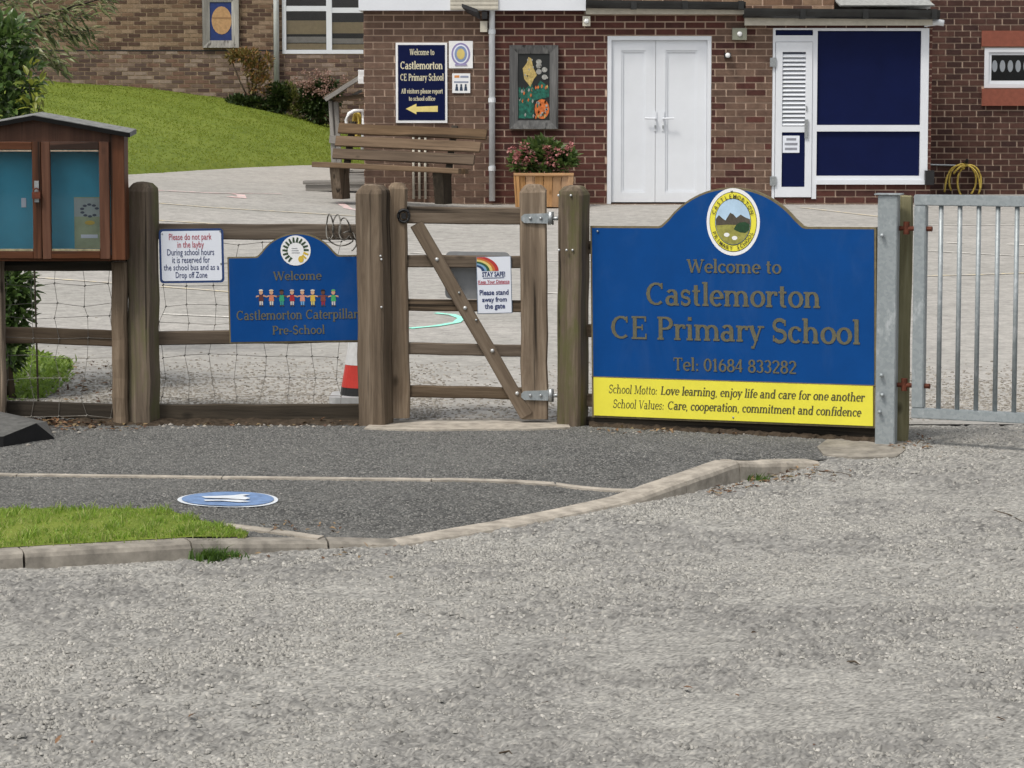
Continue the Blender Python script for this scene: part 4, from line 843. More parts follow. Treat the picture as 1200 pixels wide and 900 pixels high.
art([(u, v) for u, v in ell(.76, .17, .23, .15, 16)], 2, 1); art([(.2, .62), (.15, .78), (.28, .86), (.33, .95), (.42, .93), (.48, .8), (.6, .68), (.5, .62), (.4, .5)], 2, 2)
for k in range(5): art(ell(.72 + .12 * math.cos(k * 2.1), .76 + .12 * math.sin(k * 1.7), .09, .04, 10), 2 + k % 2, 3)
for k in range(46):
    u, v = rnd.uniform(.04, .96), rnd.uniform(.04, .52); art([(u - .03, v), (u, v - .03), (u + .035, v + .005), (u + .005, v + .035)], 2 + k % 3, rnd.choice([0, 0, 0, 3, 1]) if u < .55 else rnd.choice([1, 1, 2, 0]))
for k in range(16):
    u, v = rnd.uniform(.1, .95), rnd.uniform(.58, .95); art([(u - .02, v), (u + .01, v - .02), (u + .03, v + .01), (u, v + .018)], 4, rnd.choice([2, 3, 3]))
for k in range(9): art(ell(.76 + .15 * math.cos(k * 2.4), .17 + .1 * math.sin(k * 1.9), .035, .02, 8), 4, 3)

# ------------------------------------------------------------------ right wing
RY = 35.4
rw = empty('school_wing', (8, RY, .5), 'dark purple brown brick wing with a small white window at the right edge', 'building')
r0 = P(1082, 0, RY).x; wr = rect(1153, 1258, 56, 103, RY); zt = 6.2
wl1 = wall_with_holes(rw, 'wall', MORTAR_D, RY, r0, r0 + 7, .4, zt, [wr], 9)
lint = rect(1150, 1261, 36, 54.5, RY); sill = rect(1150, 1261, 104, 124, RY)
brick_wall(wl1, RY, r0, r0 + 7, .5, zt, [wr, lint, sill], lambda x, z: DRK_B, 300, (r0, P(1210, 0, RY).x, .5, P(0, -12, RY).z), pitch=.2, course=.076)
REDCON = plain('red_stained_concrete', (.235, .075, .048), .85, 0, .15, 20, .2)
for nm, (x0, x1, z0, z1), d in (('lintel', lint, .03), ('sill', sill, .05)): mb = MB(); mb.box(x0, x1, RY - d, RY + .1, z0, z1); mb.build(nm, REDCON, rw)
mb = MB(); frame_box(mb, wr, .055, RY - .012, RY + .06); wf = mb.build('window_frame', UPVC, rw)
mb = MB(); q = (wr[0] + .055, wr[1] - .055, wr[2] + .055, wr[3] - .055); frame_box(mb, q, .035, RY + .005, RY + .05); part('sash', mb, UPVC, wf)
mb = MB(); mb.box(q[0] + .03, q[1] - .03, RY + .024, RY + .03, q[2] + .03, q[3] - .03); part('pane', mb, GLASS, wf)
mb = MB(); mb.box(wr[0] - .1, wr[1] + .1, RY + .45, RY + .5, wr[2] - .2, wr[3] + .2); mb.build('interior', plain('dark_interior', (.03, .032, .035), .9), rw)
for k in range(8):
    x = P(1167.5 + k * 9.2, 0, RY).x; z0 = P(0, 84, RY).z; pts = ell(x, z0 + .07, .034, .075, 14); mb = MB(); mb.prism(pts, RY + .036, RY + .04)
    tag(mb.build('paper_cutout', WHITE, origin=(x, RY + .04, z0)), 'white oval paper shape in the small right window, %s from its left edge' % ['first', 'second', 'third', 'fourth', 'fifth', 'sixth', 'seventh', 'eighth'][k], 'paper', 'paper shapes in the right window')
mb = MB(); mb.add([(r0 - .3, RY - .35, zt), (r0 + 7.3, RY - .35, zt), (r0 + 7.3, RY + 4.5, zt + 2.2), (r0 - .3, RY + 4.5, zt + 2.2), (r0 + 7.3, RY + 9.3, zt), (r0 - .3, RY + 9.3, zt)], [(0, 1, 2, 3), (3, 2, 4, 5)]); mb.build('roof', FELT, rw)
# yellow hose hanging on the right wing
hz = P(1130, 193, RY); hs_ = empty('hose', (hz.x, RY - .1, hz.z), 'yellow garden hose looped over a hook on the right brick wing', 'hose')
def loop(cx, cz, rx, rz, y, a0, a1, n=26, tw=.05): return [(cx + rx * math.cos(R(a0 + (a1 - a0) * i / n)), y + tw * math.sin(i * .5) * .3, cz + rz * math.sin(R(a0 + (a1 - a0) * i / n))) for i in range(n + 1)]
for k, (cx, cz, rx, rz, a0, a1) in enumerate(((1128, 212, .17, .21, -50, 215), (1136, 214, .15, .22, -40, 250), (1122, 225, .16, .33, 60, 180), (1131, 222, .19, .3, 0, 140))):
    p = P(cx, cz, RY - .06 - .025 * k); mb = MB(); mb.tube(loop(p.x, p.z, rx, rz, p.y, a0, a1), .0125, 6); mb.build('coil', HOSE, hs_, smooth=True)
mb = MB(); mb.tube([(hz.x, RY, hz.z + .03), (hz.x, RY - .2, hz.z + .03), (hz.x, RY - .22, hz.z + .07)], .018, 6); mb.build('hook', BLACK, hs_)
mb = MB(); mb.tube([P(1088, 193, RY - .02), P(1120, 194, RY - .02)], .012, 6); mb.build('feed_pipe', STEEL, hs_)

# ------------------------------------------------------------------ left wing far behind the lawn
lw = empty('school_wing', (-5, WINGY, 1.2), 'tan brick school wing behind the lawn with a wide white window', 'building')
l0 = P(-210, 0, WINGY).x; l1 = P(470, 0, WINGY).x; lr_ = rect(331, 470, -60, 63, WINGY)
lwall = wall_with_holes(lw, 'wall', plain('tan_mortar', (.34, .255, .18), .95, 0, .25, 4, 0, .2, world=True), WINGY, l0, l1, .9, 6., [lr_], 10)
zdpc = P(0, 59, WINGY).z
brick_wall(lwall, WINGY, l0, l1, zdpc - .075 * 24, 5.2, [lr_], lambda x, z: FAR_B if z > zdpc else FLR_B, 300, (P(45, 0, WINGY).x, P(330, 0, WINGY).x, P(0, 112, WINGY).z, P(0, 0, WINGY).z), joint=.017)
mb = MB(); mb.box(l0, l1, WINGY - .014, WINGY, zdpc - .014, zdpc + .01); mb.build('damp_course', BLACK, lw)
mb = MB(); mb.add([(l0 - .4, WINGY - .5, 6.0), (l1 + .4, WINGY - .5, 6.0), (l1 + .4, WINGY + 5, 8.5), (l0 - .4, WINGY + 5, 8.5), (l1 + .4, WINGY + 10.5, 6.0), (l0 - .4, WINGY + 10.5, 6.0)], [(0, 1, 2, 3), (3, 2, 4, 5)]); mb.build('roof', FELT, lw)
mb = MB(); frame_box(mb, lr_, .07, WINGY - .02, WINGY + .08); xm_ = P(385.5, 0, WINGY).x; mb.box(xm_ - .05, xm_ + .05, WINGY - .02, WINGY + .08, lr_[2] + .07, lr_[3] - .07)
mb.box(lr_[0] + .07, xm_ - .05, WINGY - .01, WINGY + .07, P(0, 13, WINGY).z, P(0, 7, WINGY).z); mb.box(xm_ + .05, lr_[1] - .07, WINGY - .01, WINGY + .07, P(0, 15, WINGY).z, P(0, 9, WINGY).z); lf = mb.build('window_frame', UPVC, lw)
for a_, b_ in ((lr_[0] + .07, xm_ - .05), (xm_ + .05, lr_[1] - .07)): mb = MB(); mb.box(a_, b_, WINGY + .03, WINGY + .036, lr_[2] + .07, lr_[3] - .07); part('pane', mb, GLASS, lf)
mb = MB(); mb.box(lr_[0] - .2, lr_[1] + .2, WINGY + .9, WINGY + 1., lr_[2] - .3, lr_[3] + .2); mb.build('interior', plain('dim_room', (.05, .045, .04), .9), lw)
TANB = plain('tan_blind', (.42, .31, .17), .8); TANL = plain('pale_blind', (.4, .36, .32), .8)
for px0, px1, py0, py1, m in ((334, 382, 24, 40, TANB), (334, 382, 43, 50, TANL), (389, 430, 26, 39, TANB), (389, 430, 45, 51, TANL), (334, 382, 51, 58, TANB), (389, 430, 52, 58, TANB)):
    x0, x1, z0, z1 = rect(px0, px1, py0, py1, WINGY + .06); mb = MB(); mb.box(x0, x1, WINGY + .06, WINGY + .08, z0, z1); mb.build('blind', m, lw)
mb = MB(); x = P(324, 0, WINGY).x; mb.tube([(x, WINGY - .1, P(0, 100, WINGY).z), (x, WINGY - .1, 5.8)], .05, 12); mb.build('downpipe', PIPEW, lw, smooth=True)
pr = rect(238, 280, -6, 56, WINGY); pf = empty('framed_picture', (pr[0], WINGY - .012, pr[2]), 'pale wooden frame with a tan oval on blue, on the far tan wing', 'picture'); moulded(pr, .13, WINGY - .012, pf, W_GREY)
mb = MB(); mb.box(pr[0] + .12, pr[1] - .12, WINGY - .045, WINGY - .013, pr[2] + .12, pr[3] - .12); mb.build('panel', plain('art_blue', (.012, .03, .14), .5, var=.3), pf)
e_ = P(260, 24, WINGY); mb = MB(); mb.prism(ell(e_.x, e_.z, .18, .25, 20), WINGY - .05, WINGY - .046); ov = mb.build('oval', plain('art_tan', (.42, .25, .12), .6, var=.2, scale=20), pf)
mb = MB(); mb.box(e_.x - .17, e_.x + .17, WINGY - .053, WINGY - .051, e_.z + .03, e_.z + .06); mb.build('stripe', plain('art_brown', (.3, .17, .08), .6), pf)

# ------------------------------------------------------------------ timber fence on the left
FY = 15.36
def post(name, px0, px1, ptop, Y, mat, parent, yaw, w, d, dome=.05, base=-.06, jit=.004, bev=.012):
    t = P((px0 + px1) / 2, ptop, Y)
    return timber(name, (w, d, t.z - base), mat, parent, (t.x, Y, base), (R(rnd.uniform(-.5, .5)), R(rnd.uniform(-.5, .5)), R(yaw)), bev, dome, jit, 9)
fence = empty('wire_fence', (P(165, 0, FY).x, FY, 0), 'weathered post and rail fence with wire netting left of the gate', 'fence')
post('post', 147, 185, 213, FY + .02, W_GREEN, fence, -24, .135, .13)
post('post', 130, 149, 306, FY - .02, W_POST, fence, -4, .082, .075, .006)
post('post', -16, 5, 300, FY - .02, W_POST, fence, 0, .085, .08, .006)
def rail(px0, py0, px1, py1, w, Y, mat, parent, t=.04, nm='rail'):
    return plank(nm, P(px0, py0, Y), P(px1, py1, Y), w, t, mat, parent, .006, .003)
ry = FY + .06
rail(180, 271, 424, 272, .085, ry, W_RAIL, fence); rail(-60, 390, 152, 397, .088, ry, W_RAIL, fence); rail(180, 397, 424, 393, .075, ry, W_RAIL, fence)
rail(-60, 476, 152, 483, .085, ry, W_DARK, fence); rail(183, 484, 428, 484, .1, ry, W_DARK, fence); rail(-60, 308, 152, 308, .085, ry - .03, W_DARK, fence)
# netting: stretched horizontal wires and bent uprights
def netting(px0, px1, ys, step, parent, Y):
    mb = MB(); cols = []; px = px0
    while px <= px1: cols.append(px); px += step
    off = {}
    for i, x in enumerate(cols):
        for j in range(len(ys)): off[i, j] = P(x + rnd.uniform(-4.5, 4.5), ys[j] + rnd.uniform(-2.5, 2.5), Y + rnd.uniform(-.006, .006))
    for i in range(len(cols)): mb.tube([off[i, j] for j in range(len(ys))], .0014, 5)
    for j in range(len(ys)): mb.tube([off[i, j] for i in range(len(cols))], .0014, 5)
    for k in off.values(): mb.tube([k - Vector((.005, 0, .004)), k + Vector((.005, 0, .004))], .0038, 5)
    o = mb.build('netting', WIRE, parent); o['kind'] = 'stuff'
netting(6, 132, [312, 334, 357, 372, 396, 418, 444, 466, 488], 31, fence, ry - .03)
netting(190, 424, [285, 310, 334, 357, 380, 417, 443, 465, 490], 29.5, fence, ry + .032)
# coil of old wire on the top rail
wc = P(393, 268, FY + .01); coil = empty('wire_coil', wc, 'loops of old twisted wire wound round the top fence rail', 'wire')
for k, (dx, dz, rx, rz, a0, a1) in enumerate(((-.03, .01, .02, .07, -40, 330), (.01, .01, .022, .065, -70, 300), (.05, .0, .03, .06, 20, 380), (.03, -.06, .065, .03, 150, 390), (.07, -.07, .045, .055, -60, 120))):
    mb = MB(); mb.tube([(wc.x + dx + rx * math.cos(R(a0 + (a1 - a0) * i / 22)), FY - .0 + .05 * math.cos(i * .55 + k), wc.z + dz + rz * math.sin(R(a0 + (a1 - a0) * i / 22))) for i in range(23)], .0042, 5); mb.build('loop', WIRE, coil, smooth=True)

# ------------------------------------------------------------------ gate posts and timber gate
def solo_post(name, label, *a, **k):
    px0, px1, ptop, Y = a[:4]; r = empty(name, (P((px0 + px1) / 2, 0, Y).x, Y, 0), label, 'post'); post('post', *a[:5], r, *a[5:], **k); return r
gp1 = solo_post('gate_post', 'thick cracked timber post at the latch side of the gate, beside the pre-school sign', 419, 460, 216, 15.3, W_POST, -20, .152, .148)
gp2 = solo_post('gate_post', 'mossy timber post at the hinge side of the gate, beside the big school sign', 652, 691, 217, 15.3, W_GREEN, -24, .138, .135)
NAIL = plain('bright_nail', (.55, .56, .56), .4, .5, .2, 60)
def studs(root, pxs, Y, r=.0065, nm='bolt_head', mat=None):
    for px, py in pxs:
        p = P(px, py, Y); mb = MB(); mb.lathe([(0, -.006), (r * .7, -.005), (r, 0), (r, .006)], 10); mb.v = [(p.x + x, p.y + z, p.z + y) for x, y, z in mb.v]; mb.build(nm, mat or NAIL, root, origin=p, smooth=True)
studs(gp2, [(654.5, 229), (669, 229), (655, 293), (664, 293), (671, 293)], 15.21, .007); studs(gp1, [(446, 300), (447, 304), (447, 360)], 15.2)
GY = 15.36
gate = empty('timber_gate', (P(630, 0, GY).x, GY, .03), 'weathered five-bar timber gate with a diagonal brace between two posts', 'gate')
s1 = P(469, 214, GY); timber('stile', (.098, .075, s1.z - .035), W_POST, gate, (s1.x, GY, .035), (0, R(-.6), R(-3)), .01, .035, .004, 8)
s2 = P(626, 216, GY); timber('stile', (.145, .085, s2.z - .03), W_POST, gate, (s2.x + .004, GY, .03), (0, R(-.4), R(3)), .01, .045, .004, 8)
for (ya, yb_), w in (((252, 253), .092), ((306, 307), .066), ((357, 359), .064), ((408, 411), .064), ((458, 461), .064)):
    plank('rail', P(476, ya, GY + .01), P(614, yb_, GY + .01), w, .045, W_RAIL, gate, .006, .002)
plank('brace', P(488, 262, GY - .035), P(617, 487, GY - .035), .074, .03, W_POST, gate, .005, .002)
studs(gate, [(512, 304), (545, 361), (577, 411), (606, 461)], GY - .052, .011)
studs(gate, [(538, 343), (558, 375)], GY - .052, .007, mat=STEEL)
ring = P(473, 253, GY - .05); mb = MB(); mb.tube([(ring.x + .03 * math.cos(R(k * 18)), GY - .046, ring.z + .033 * math.sin(R(k * 18))) for k in range(20)], .008, 8, closed=True); mb.box(ring.x - .012, ring.x + .012, GY - .06, GY - .036, ring.z - .015, ring.z + .015); mb.build('ring_latch', BLACK, gate, smooth=False)
for py, nm in ((256, 'hinge'), (463.5, 'hinge')):
    a_ = P(610, py, GY - .055); b_ = P(643, py, GY - .055); mb = MB(); pts = [(a_.x + .02, a_.z - .024), (b_.x, a_.z - .028), (b_.x, a_.z + .028), (a_.x + .02, a_.z + .024), (a_.x + .004, a_.z + .01), (a_.x + .004, a_.z - .01)]
    mb.prism(pts, GY - .056, GY - .045); h_ = mb.build(nm, GALV, gate)
    c_ = P(648, py, GY - .05); mb = MB(); mb.tube([(c_.x - .012, c_.y, c_.z - .034), (c_.x - .012, c_.y, c_.z + .036)], .017, 12); mb.tube([(c_.x, c_.y, c_.z), (c_.x + .05, c_.y + .01, c_.z)], .011, 8); part('pin', mb, STEEL, h_, True)
    for u in (.35, .72): q = a_.lerp(b_, u); mb = MB(); mb.lathe([(0, -.005), (.008, -.004), (.009, 0), (.009, .004)], 10); mb.v = [(q.x + x, GY - .058 + z, q.z + y) for x, y, z in mb.v]; part('bolt_head', mb, STEEL, h_, True)

# ------------------------------------------------------------------ signs on the fence and gate
def sign_root(name, a_, b_, label):
    return empty(name, None, label, 'sign', mat=frame_matrix(a_, b_))
def arch_outline(root, x0, x1, ztop, zbot, ax0, ax1, az, dep=0., inset=0., fil=.03):
    """board outline with a round hump on the top edge"""
    cx = (ax0 + ax1) / 2; hw = (ax1 - ax0) / 2; hh = az - ztop; rad = (hw * hw + hh * hh) / (2 * hh); cz = ztop + hh - rad; an = math.asin(min(1, hw / rad))
    pts = [(x0 + inset, zbot + inset), (x1 - inset, zbot + inset), (x1 - inset, ztop - inset)]
    r2 = rad - inset; zz = ztop - inset; a2 = math.acos(max(-1, min(1, (zz - cz) / r2)))
    pts += [(cx + r2 * math.sin(a2) + fil, zz), (cx + r2 * math.sin(a2) + fil * .35, zz + fil * .18)]
    for i in range(1, 28): q = a2 * .95 - 2 * a2 * .95 * i / 28; pts.append((cx + r2 * math.sin(q), cz + r2 * math.cos(q)))
    pts += [(cx - r2 * math.sin(a2) - fil * .35, zz + fil * .18), (cx - r2 * math.sin(a2) - fil, zz), (x0 + inset, zz)]
    return pts
def letter_line(root, dep, txt, px0, px1, pbase, pcap, mat, depth=.003, slant=0., bold=1., n=14, pm=None):
    pm = pm or (px0 + px1) / 2; xa, _ = pl(root, px0, pbase, dep); xb, _ = pl(root, px1, pbase, dep); _, zb_ = pl(root, pm, pbase, dep); _, zc = pl(root, pm, pcap, dep)
    mb = MB(); serif(mb, txt, xa, xb, zb_, zc - zb_, dep, depth, slant, bold, 0, n); return mb.build('lettering', mat, root, recalc=False)
def sans_line(root, dep, txt, px0, px1, pbase, pcap, mat, bold=.0, nm='lettering'):
    pm = (px0 + px1) / 2; xa, _ = pl(root, px0, pbase, dep); xb, _ = pl(root, px1, pbase, dep); _, zb_ = pl(root, pm, pbase, dep); _, zc = pl(root, pm, pcap, dep)
    mb = MB(); sans(mb, txt, xa, xb, zb_, zc - zb_, dep, .0015, 0, bold); return mb.build(nm, mat, root, recalc=False)

# the large school sign, its right end nearer to the road
SA, SB = P(694, 489, 15.27), P(1027, 502, 14.52)
big = sign_root('school_sign', SA, SB, 'large blue school sign with a yellow motto strip and round emblem')
_, zt_ = pl(big, 860, 265.5); W_ = (SB - SA).length; ax0, _ = pl(big, 777, 266); ax1, _ = pl(big, 939, 266); _, az = pl(big, 858, 219.5)
mb = MB(); mb.prism(arch_outline(big, 0, W_, zt_, .0, ax0, ax1, az), 0, .022); mb.build('board', EDGE, big)
mb = MB(); zs = pl(big, 860, 446)[1]; mb.prism(arch_outline(big, 0, W_, zt_, zs - .012, ax0, ax1, az, inset=.011), -.003, .0005); mb.build('face', BLUE, big)
mb = MB(); mb.box(.014, W_ - .016, -.008, .0004, .012, zs - .006); mb.build('motto_panel', YELL, big)
mb = MB(); mb.box(.0, W_, -.004, .0003, zs - .0055, zs); mb.build('seam', EDGE, big)
letter_line(big, -.003, 'Welcome to', 805, 916, 320, 304.5, GOLD, bold=1.15); letter_line(big, -.003, 'Castlemorton', 757, 963, 359, 332.5, GOLD, bold=1.15)
letter_line(big, -.003, 'CE Primary School', 716, 1009, 400, 373, GOLD, bold=1.15); letter_line(big, -.003, 'Tel: 01684 833282', 789, 934, 436, 421, GOLD, bold=1.1)
letter_line(big, -.008, 'School Motto:', 713, 770, 461.5, 451.5, BROWNINK, .001, .16, .8, 10, 741); letter_line(big, -.008, 'Love learning, enjoy life and care for one another', 774, 1013, 466.5, 456.5, BROWNINK, .001, .16, 1.25, 10, 893)
letter_line(big, -.008, 'School Values:', 718, 778, 479, 469, BROWNINK, .001, .16, .8, 10, 748); letter_line(big, -.008, 'Care, cooperation, commitment and confidence', 782, 1009, 484, 474, BROWNINK, .001, .16, 1.25, 10, 895)
ex, ez = pl(big, 859.5, 260); EW = .152; EH = .178
def emb(poly, k, mat, nm): mb = MB(); mb.prism(poly, -.0035 - .0008 * k, -.0034 - .0008 * (k - 1)); return mb.build(nm, mat, big)
OUT = plain('emblem_outline', (.06, .055, .03), .6)
emb(ell(ex, ez, EW, EH, 56), 1, WHITE, 'emblem_rim'); emb(ell(ex, ez, EW * .89, EH * .89, 56), 2, OUT, 'emblem_ring_edge'); emb(ell(ex, ez, EW * .87, EH * .87, 56), 3, YELL, 'emblem_ring')
iw_, ih_ = EW * .66, EH * .68; emb(ell(ex, ez, iw_ * 1.03, ih_ * 1.03, 48), 4, OUT, 'emblem_ring_edge'); emb(ell(ex, ez, iw_, ih_, 48), 5, plain('emblem_sky', (.42, .58, .74), .5), 'emblem_sky')
def inside(poly):
    o = []
    for u, v_ in poly:
        d = math.hypot(u, v_)
        if d > .985: u, v_ = u / d * .985, v_ / d * .985
        o.append((ex + u * iw_, ez + v_ * ih_))
    return o
low = [(math.cos(R(a_)), math.sin(R(a_))) for a_ in range(190, 351, 8)]
emb(inside([(-.98, .12), (-.8, .3), (-.6, .16), (-.42, .06), (-.15, .4), (.02, .34), (.2, .18), (.45, .32), (.7, .2), (.97, .12)] + [(math.cos(R(a_)), math.sin(R(a_))) for a_ in range(0, -20, -6)] + [(.5, -.25), (-.5, -.25)] + [(-.97, -.2)]), 6, plain('emblem_hills', (.075, .062, .045), .6, var=.3, scale=60), 'emblem_hills')
emb(inside([(-.985, -.16), (-.3, -.12), (.3, -.14), (.985, -.1)] + list(reversed(low))), 7, plain('emblem_field', (.27, .26, .06), .6, var=.3, scale=50), 'emblem_field')
emb(inside([(.05, -.32), (.2, -.12), (.4, -.02), (.7, .0), (.97, -.1), (.93, -.36), (.7, -.48), (.4, -.45), (.2, -.38)]), 8, plain('emblem_tree', (.012, .05, .018), .6, var=.4, scale=60), 'emblem_tree')
for u, v_ in ((-.35, -.56), (.1, -.7)): emb(inside(ell(u, v_, .16, .09, 14)), 8, WHITE, 'emblem_sheep')
mb = MB()
for txt, a0, a1, fl_ in (('CASTLEMORTON', 158, 22, 1), ('PRIMARY SCHOOL', 205, 335, -1)):
    for k, ch in enumerate(txt):
        if ch == ' ': continue
        an = R(a0 + (a1 - a0) * k / (len(txt) - 1)); rr = .70 if fl_ > 0 else .835
        sans(mb, ch, 0, 0, 0, .021, -.0035 - .0008 * 9, .0004, 0, .015, (an - R(90)) if fl_ > 0 else (an + R(90)), (ex, ez, EW * rr, EH * rr, an))
mb.build('emblem_lettering', OUT, big, recalc=False)
studs_pts = [(701, 271), (858, 224), (860, 489)]
for px, py in studs_pts:
    x, z = pl(big, px, py); mb = MB(); mb.lathe([(0, -.004), (.004, -.003), (.006, 0), (.006, .004)], 10); mb.v = [(x + q, -.009 + c_, z + b_) for q, b_, c_ in mb.v]; mb.build('screw', STEEL, big, smooth=True)
# fence bay that carries the sign
fb = empty('rail_fence', (P(860, 0, 15.1).x, 15.1, 0), 'dark timber rails and netting mostly hidden behind the large blue sign', 'fence')
d_ = (SB - SA); off_ = Vector((-d_.y, d_.x, 0)).normalized() * .05
for ya, yb_, w, m in ((290, 290, .07, W_RAIL), (388, 392, .07, W_RAIL), (470, 478, .07, W_RAIL), (494, 508, .05, W_DARK)):
    plank('rail', P(684, ya, 15.27) + off_, P(1030, yb_, 14.52) + off_, w, .035, m, fb, .005, .002)

# pre-school sign on the left fence
CA, CB = P(269, 402.5, FY - .005), P(424, 400, FY - .005)
cat = sign_root('preschool_sign', CA, CB, 'blue pre-school sign with a row of children holding hands')
Wc = (CB - CA).length; _, zt_ = pl(cat, 347, 300); ax0, _ = pl(cat, 303, 300); ax1, _ = pl(cat, 394, 300); _, az = pl(cat, 347, 273)
mb = MB(); mb.prism(arch_outline(cat, 0, Wc, zt_, 0, ax0, ax1, az, fil=.02), 0, .016); mb.build('board', EDGE, cat); mb = MB(); mb.prism(arch_outline(cat, 0, Wc, zt_, 0, ax0, ax1, az, inset=.008, fil=.02), -.003, .0005); mb.build('face', BLUE, cat)
letter_line(cat, -.003, 'Welcome', 320, 377, 328, 318, GOLD, .002, 0, 1.1, 10); letter_line(cat, -.003, 'Castlemorton Caterpillars', 277, 425, 374, 363, GOLD, .002, 0, 1.1, 10); letter_line(cat, -.003, 'Pre-School', 319, 381, 391.5, 381.5, GOLD, .002, 0, 1.1, 10)
cx_, cz_ = pl(cat, 346.5, 293.5); mb = MB(); mb.prism(ell(cx_, cz_, .082, .082, 40), -.005, -.0035); mb.build('emblem', WHITE, cat)
DG = plain('dark_green_print', (.03, .06, .03), .5); YP = plain('yellow_print', (.6, .42, .05), .5)
for k in range(15):
    an = R(-35 + 275 * k / 14); q = (cx_ + .057 * math.cos(an), cz_ + .057 * math.sin(an)); mb = MB(); c_, s_ = math.cos(an), math.sin(an)
    mb.prism([(q[0] + c_ * u - s_ * v_, q[1] + s_ * u + c_ * v_) for u, v_ in ((-.014, -.007), (.014, -.009), (.016, .0), (.006, .002), (-.012, .006))], -.0062, -.0052); mb.build('emblem_mark', YP if k in (0, 1) else DG, cat)
mb = MB(); mb.prism(ell(cx_ + .028, cz_ - .048, .015, .018, 14), -.0064, -.0053); mb.build('emblem_mark', YP, cat)
for k in range(3): mb = MB(); mb.box(cx_ - .022, cx_ + .022 - .006 * k, -.0062, -.0052, cz_ - .014 + .012 * k, cz_ - .01 + .012 * k); mb.build('emblem_mark', plain('grey_print_line', (.35, .36, .38), .5), cat)
SK = [(.55, .32, .2), (.12, .05, .03), (.6, .38, .25)]; CL = [(.10, .03, .03), (.55, .2, .12), (.03, .3, .15), (.35, .02, .03), (.55, .25, .2), (.6, .42, .06), (.2, .05, .04), (.05, .35, .12)]; LG_ = [(.6, .55, .5), (.6, .58, .5), (.04, .3, .25), (.55, .5, .45), (.15, .35, .6), (.6, .5, .15), (.3, .02, .03), (.55, .52, .5)]
HAIR = [(.65, .6, .5), (.6, .5, .35), (.01, .01, .01), (.5, .45, .4), (.55, .5, .45), (.6, .55, .45), (.01, .01, .01), (.1, .35, .12)]
for k in range(8):
    x, z = pl(cat, 306 + k * 12.1, 347.5); fg = []
    def fig(poly, col, lay, nm, k=k): mb = MB(); mb.prism([(x + u, z + v_) for u, v_ in poly], -.0035 - .0008 * lay, -.0034); mb.build(nm, plain('print_' + nm + '%d' % k, col, .5, var=.05), cat)
    skin = SK[1] if k in (2, 6) else SK[k % 3 if k % 3 != 1 else 0]
    fig([(-.011, .008), (.011, .008), (.014, -.025), (-.014, -.025)], CL[k], 2, 'figure_body'); fig([(-.01, -.025), (-.001, -.025), (-.002, -.046), (-.009, -.046)], LG_[k], 1, 'figure_leg'); fig([(.001, -.025), (.01, -.025), (.009, -.046), (.002, -.046)], LG_[k], 1, 'figure_leg')
    fig([(-.028, .004), (-.011, .008), (-.011, .001), (-.028, -.004)], skin, 1, 'figure_arm'); fig([(.028, .004), (.011, .008), (.011, .001), (.028, -.004)], skin, 1, 'figure_arm')
    fig(ell(0, .022, .0105, .0115, 14), skin, 3, 'figure_head'); fig(ell(0, .031, .0125, .0085, 12, 0, 180), HAIR[k], 4, 'figure_hair'); fig(ell(-.007, -.05, .006, .004, 8), (.05, .05, .05), 2, 'figure_shoe'); fig(ell(.007, -.05, .006, .004, 8), (.05, .05, .05), 2, 'figure_shoe')

# no-parking notice
def rr(x0, x1, z0, z1, r, n=5):
    o = []
    for cx, cz, a0 in ((x1 - r, z0 + r, -90), (x1 - r, z1 - r, 0), (x0 + r, z1 - r, 90), (x0 + r, z0 + r, 180)): o += [(cx + r * math.cos(R(a0 + 90 * i / n)), cz + r * math.sin(R(a0 + 90 * i / n))) for i in range(n + 1)]
    return o
PA, PB = P(187.5, 332, FY - .0), P(263, 331, FY - .0); pk = sign_root('parking_notice', PA, PB, 'white notice with dark blue border about parking in the layby')
Wp = (PB - PA).length; hp = pl(pk, 225, 268)[1]; mb = MB(); mb.prism(rr(0, Wp, 0, hp, .02), 0, .006); mb.build('board', plain('notice_border_blue', (.02, .05, .16), .4), pk); mb = MB(); mb.prism(rr(.012, Wp - .012, .012, hp - .012, .014), -.002, .0003); mb.build('face', PAPER, pk)
for t, a_, b_, y_, cp, m in (('Please do not park', 198, 248, 281, 273.5, REDINK), ('in the layby', 208, 239, 290, 282.5, REDINK), ('During school hours', 196, 251, 299, 291.5, NAVYINK), ('it is reserved for', 202, 246, 308, 300.5, NAVYINK), ('the school bus and as a', 192, 257, 316.5, 309.5, NAVYINK), ('Drop off Zone', 206, 243, 325.5, 318.5, NAVYINK)): sans_line(pk, -.002, t, a_, b_, y_, cp, m, .006)
for px, py in ((190, 274), (258, 271), (259, 309)):
    x, z = pl(pk, px, py); mb = MB(); mb.lathe([(0, -.004), (.004, -.003), (.005, 0)], 8); mb.v = [(x + q, -.002 + c_, z + b_) for q, b_, c_ in mb.v]; mb.build('screw', STEEL, pk)

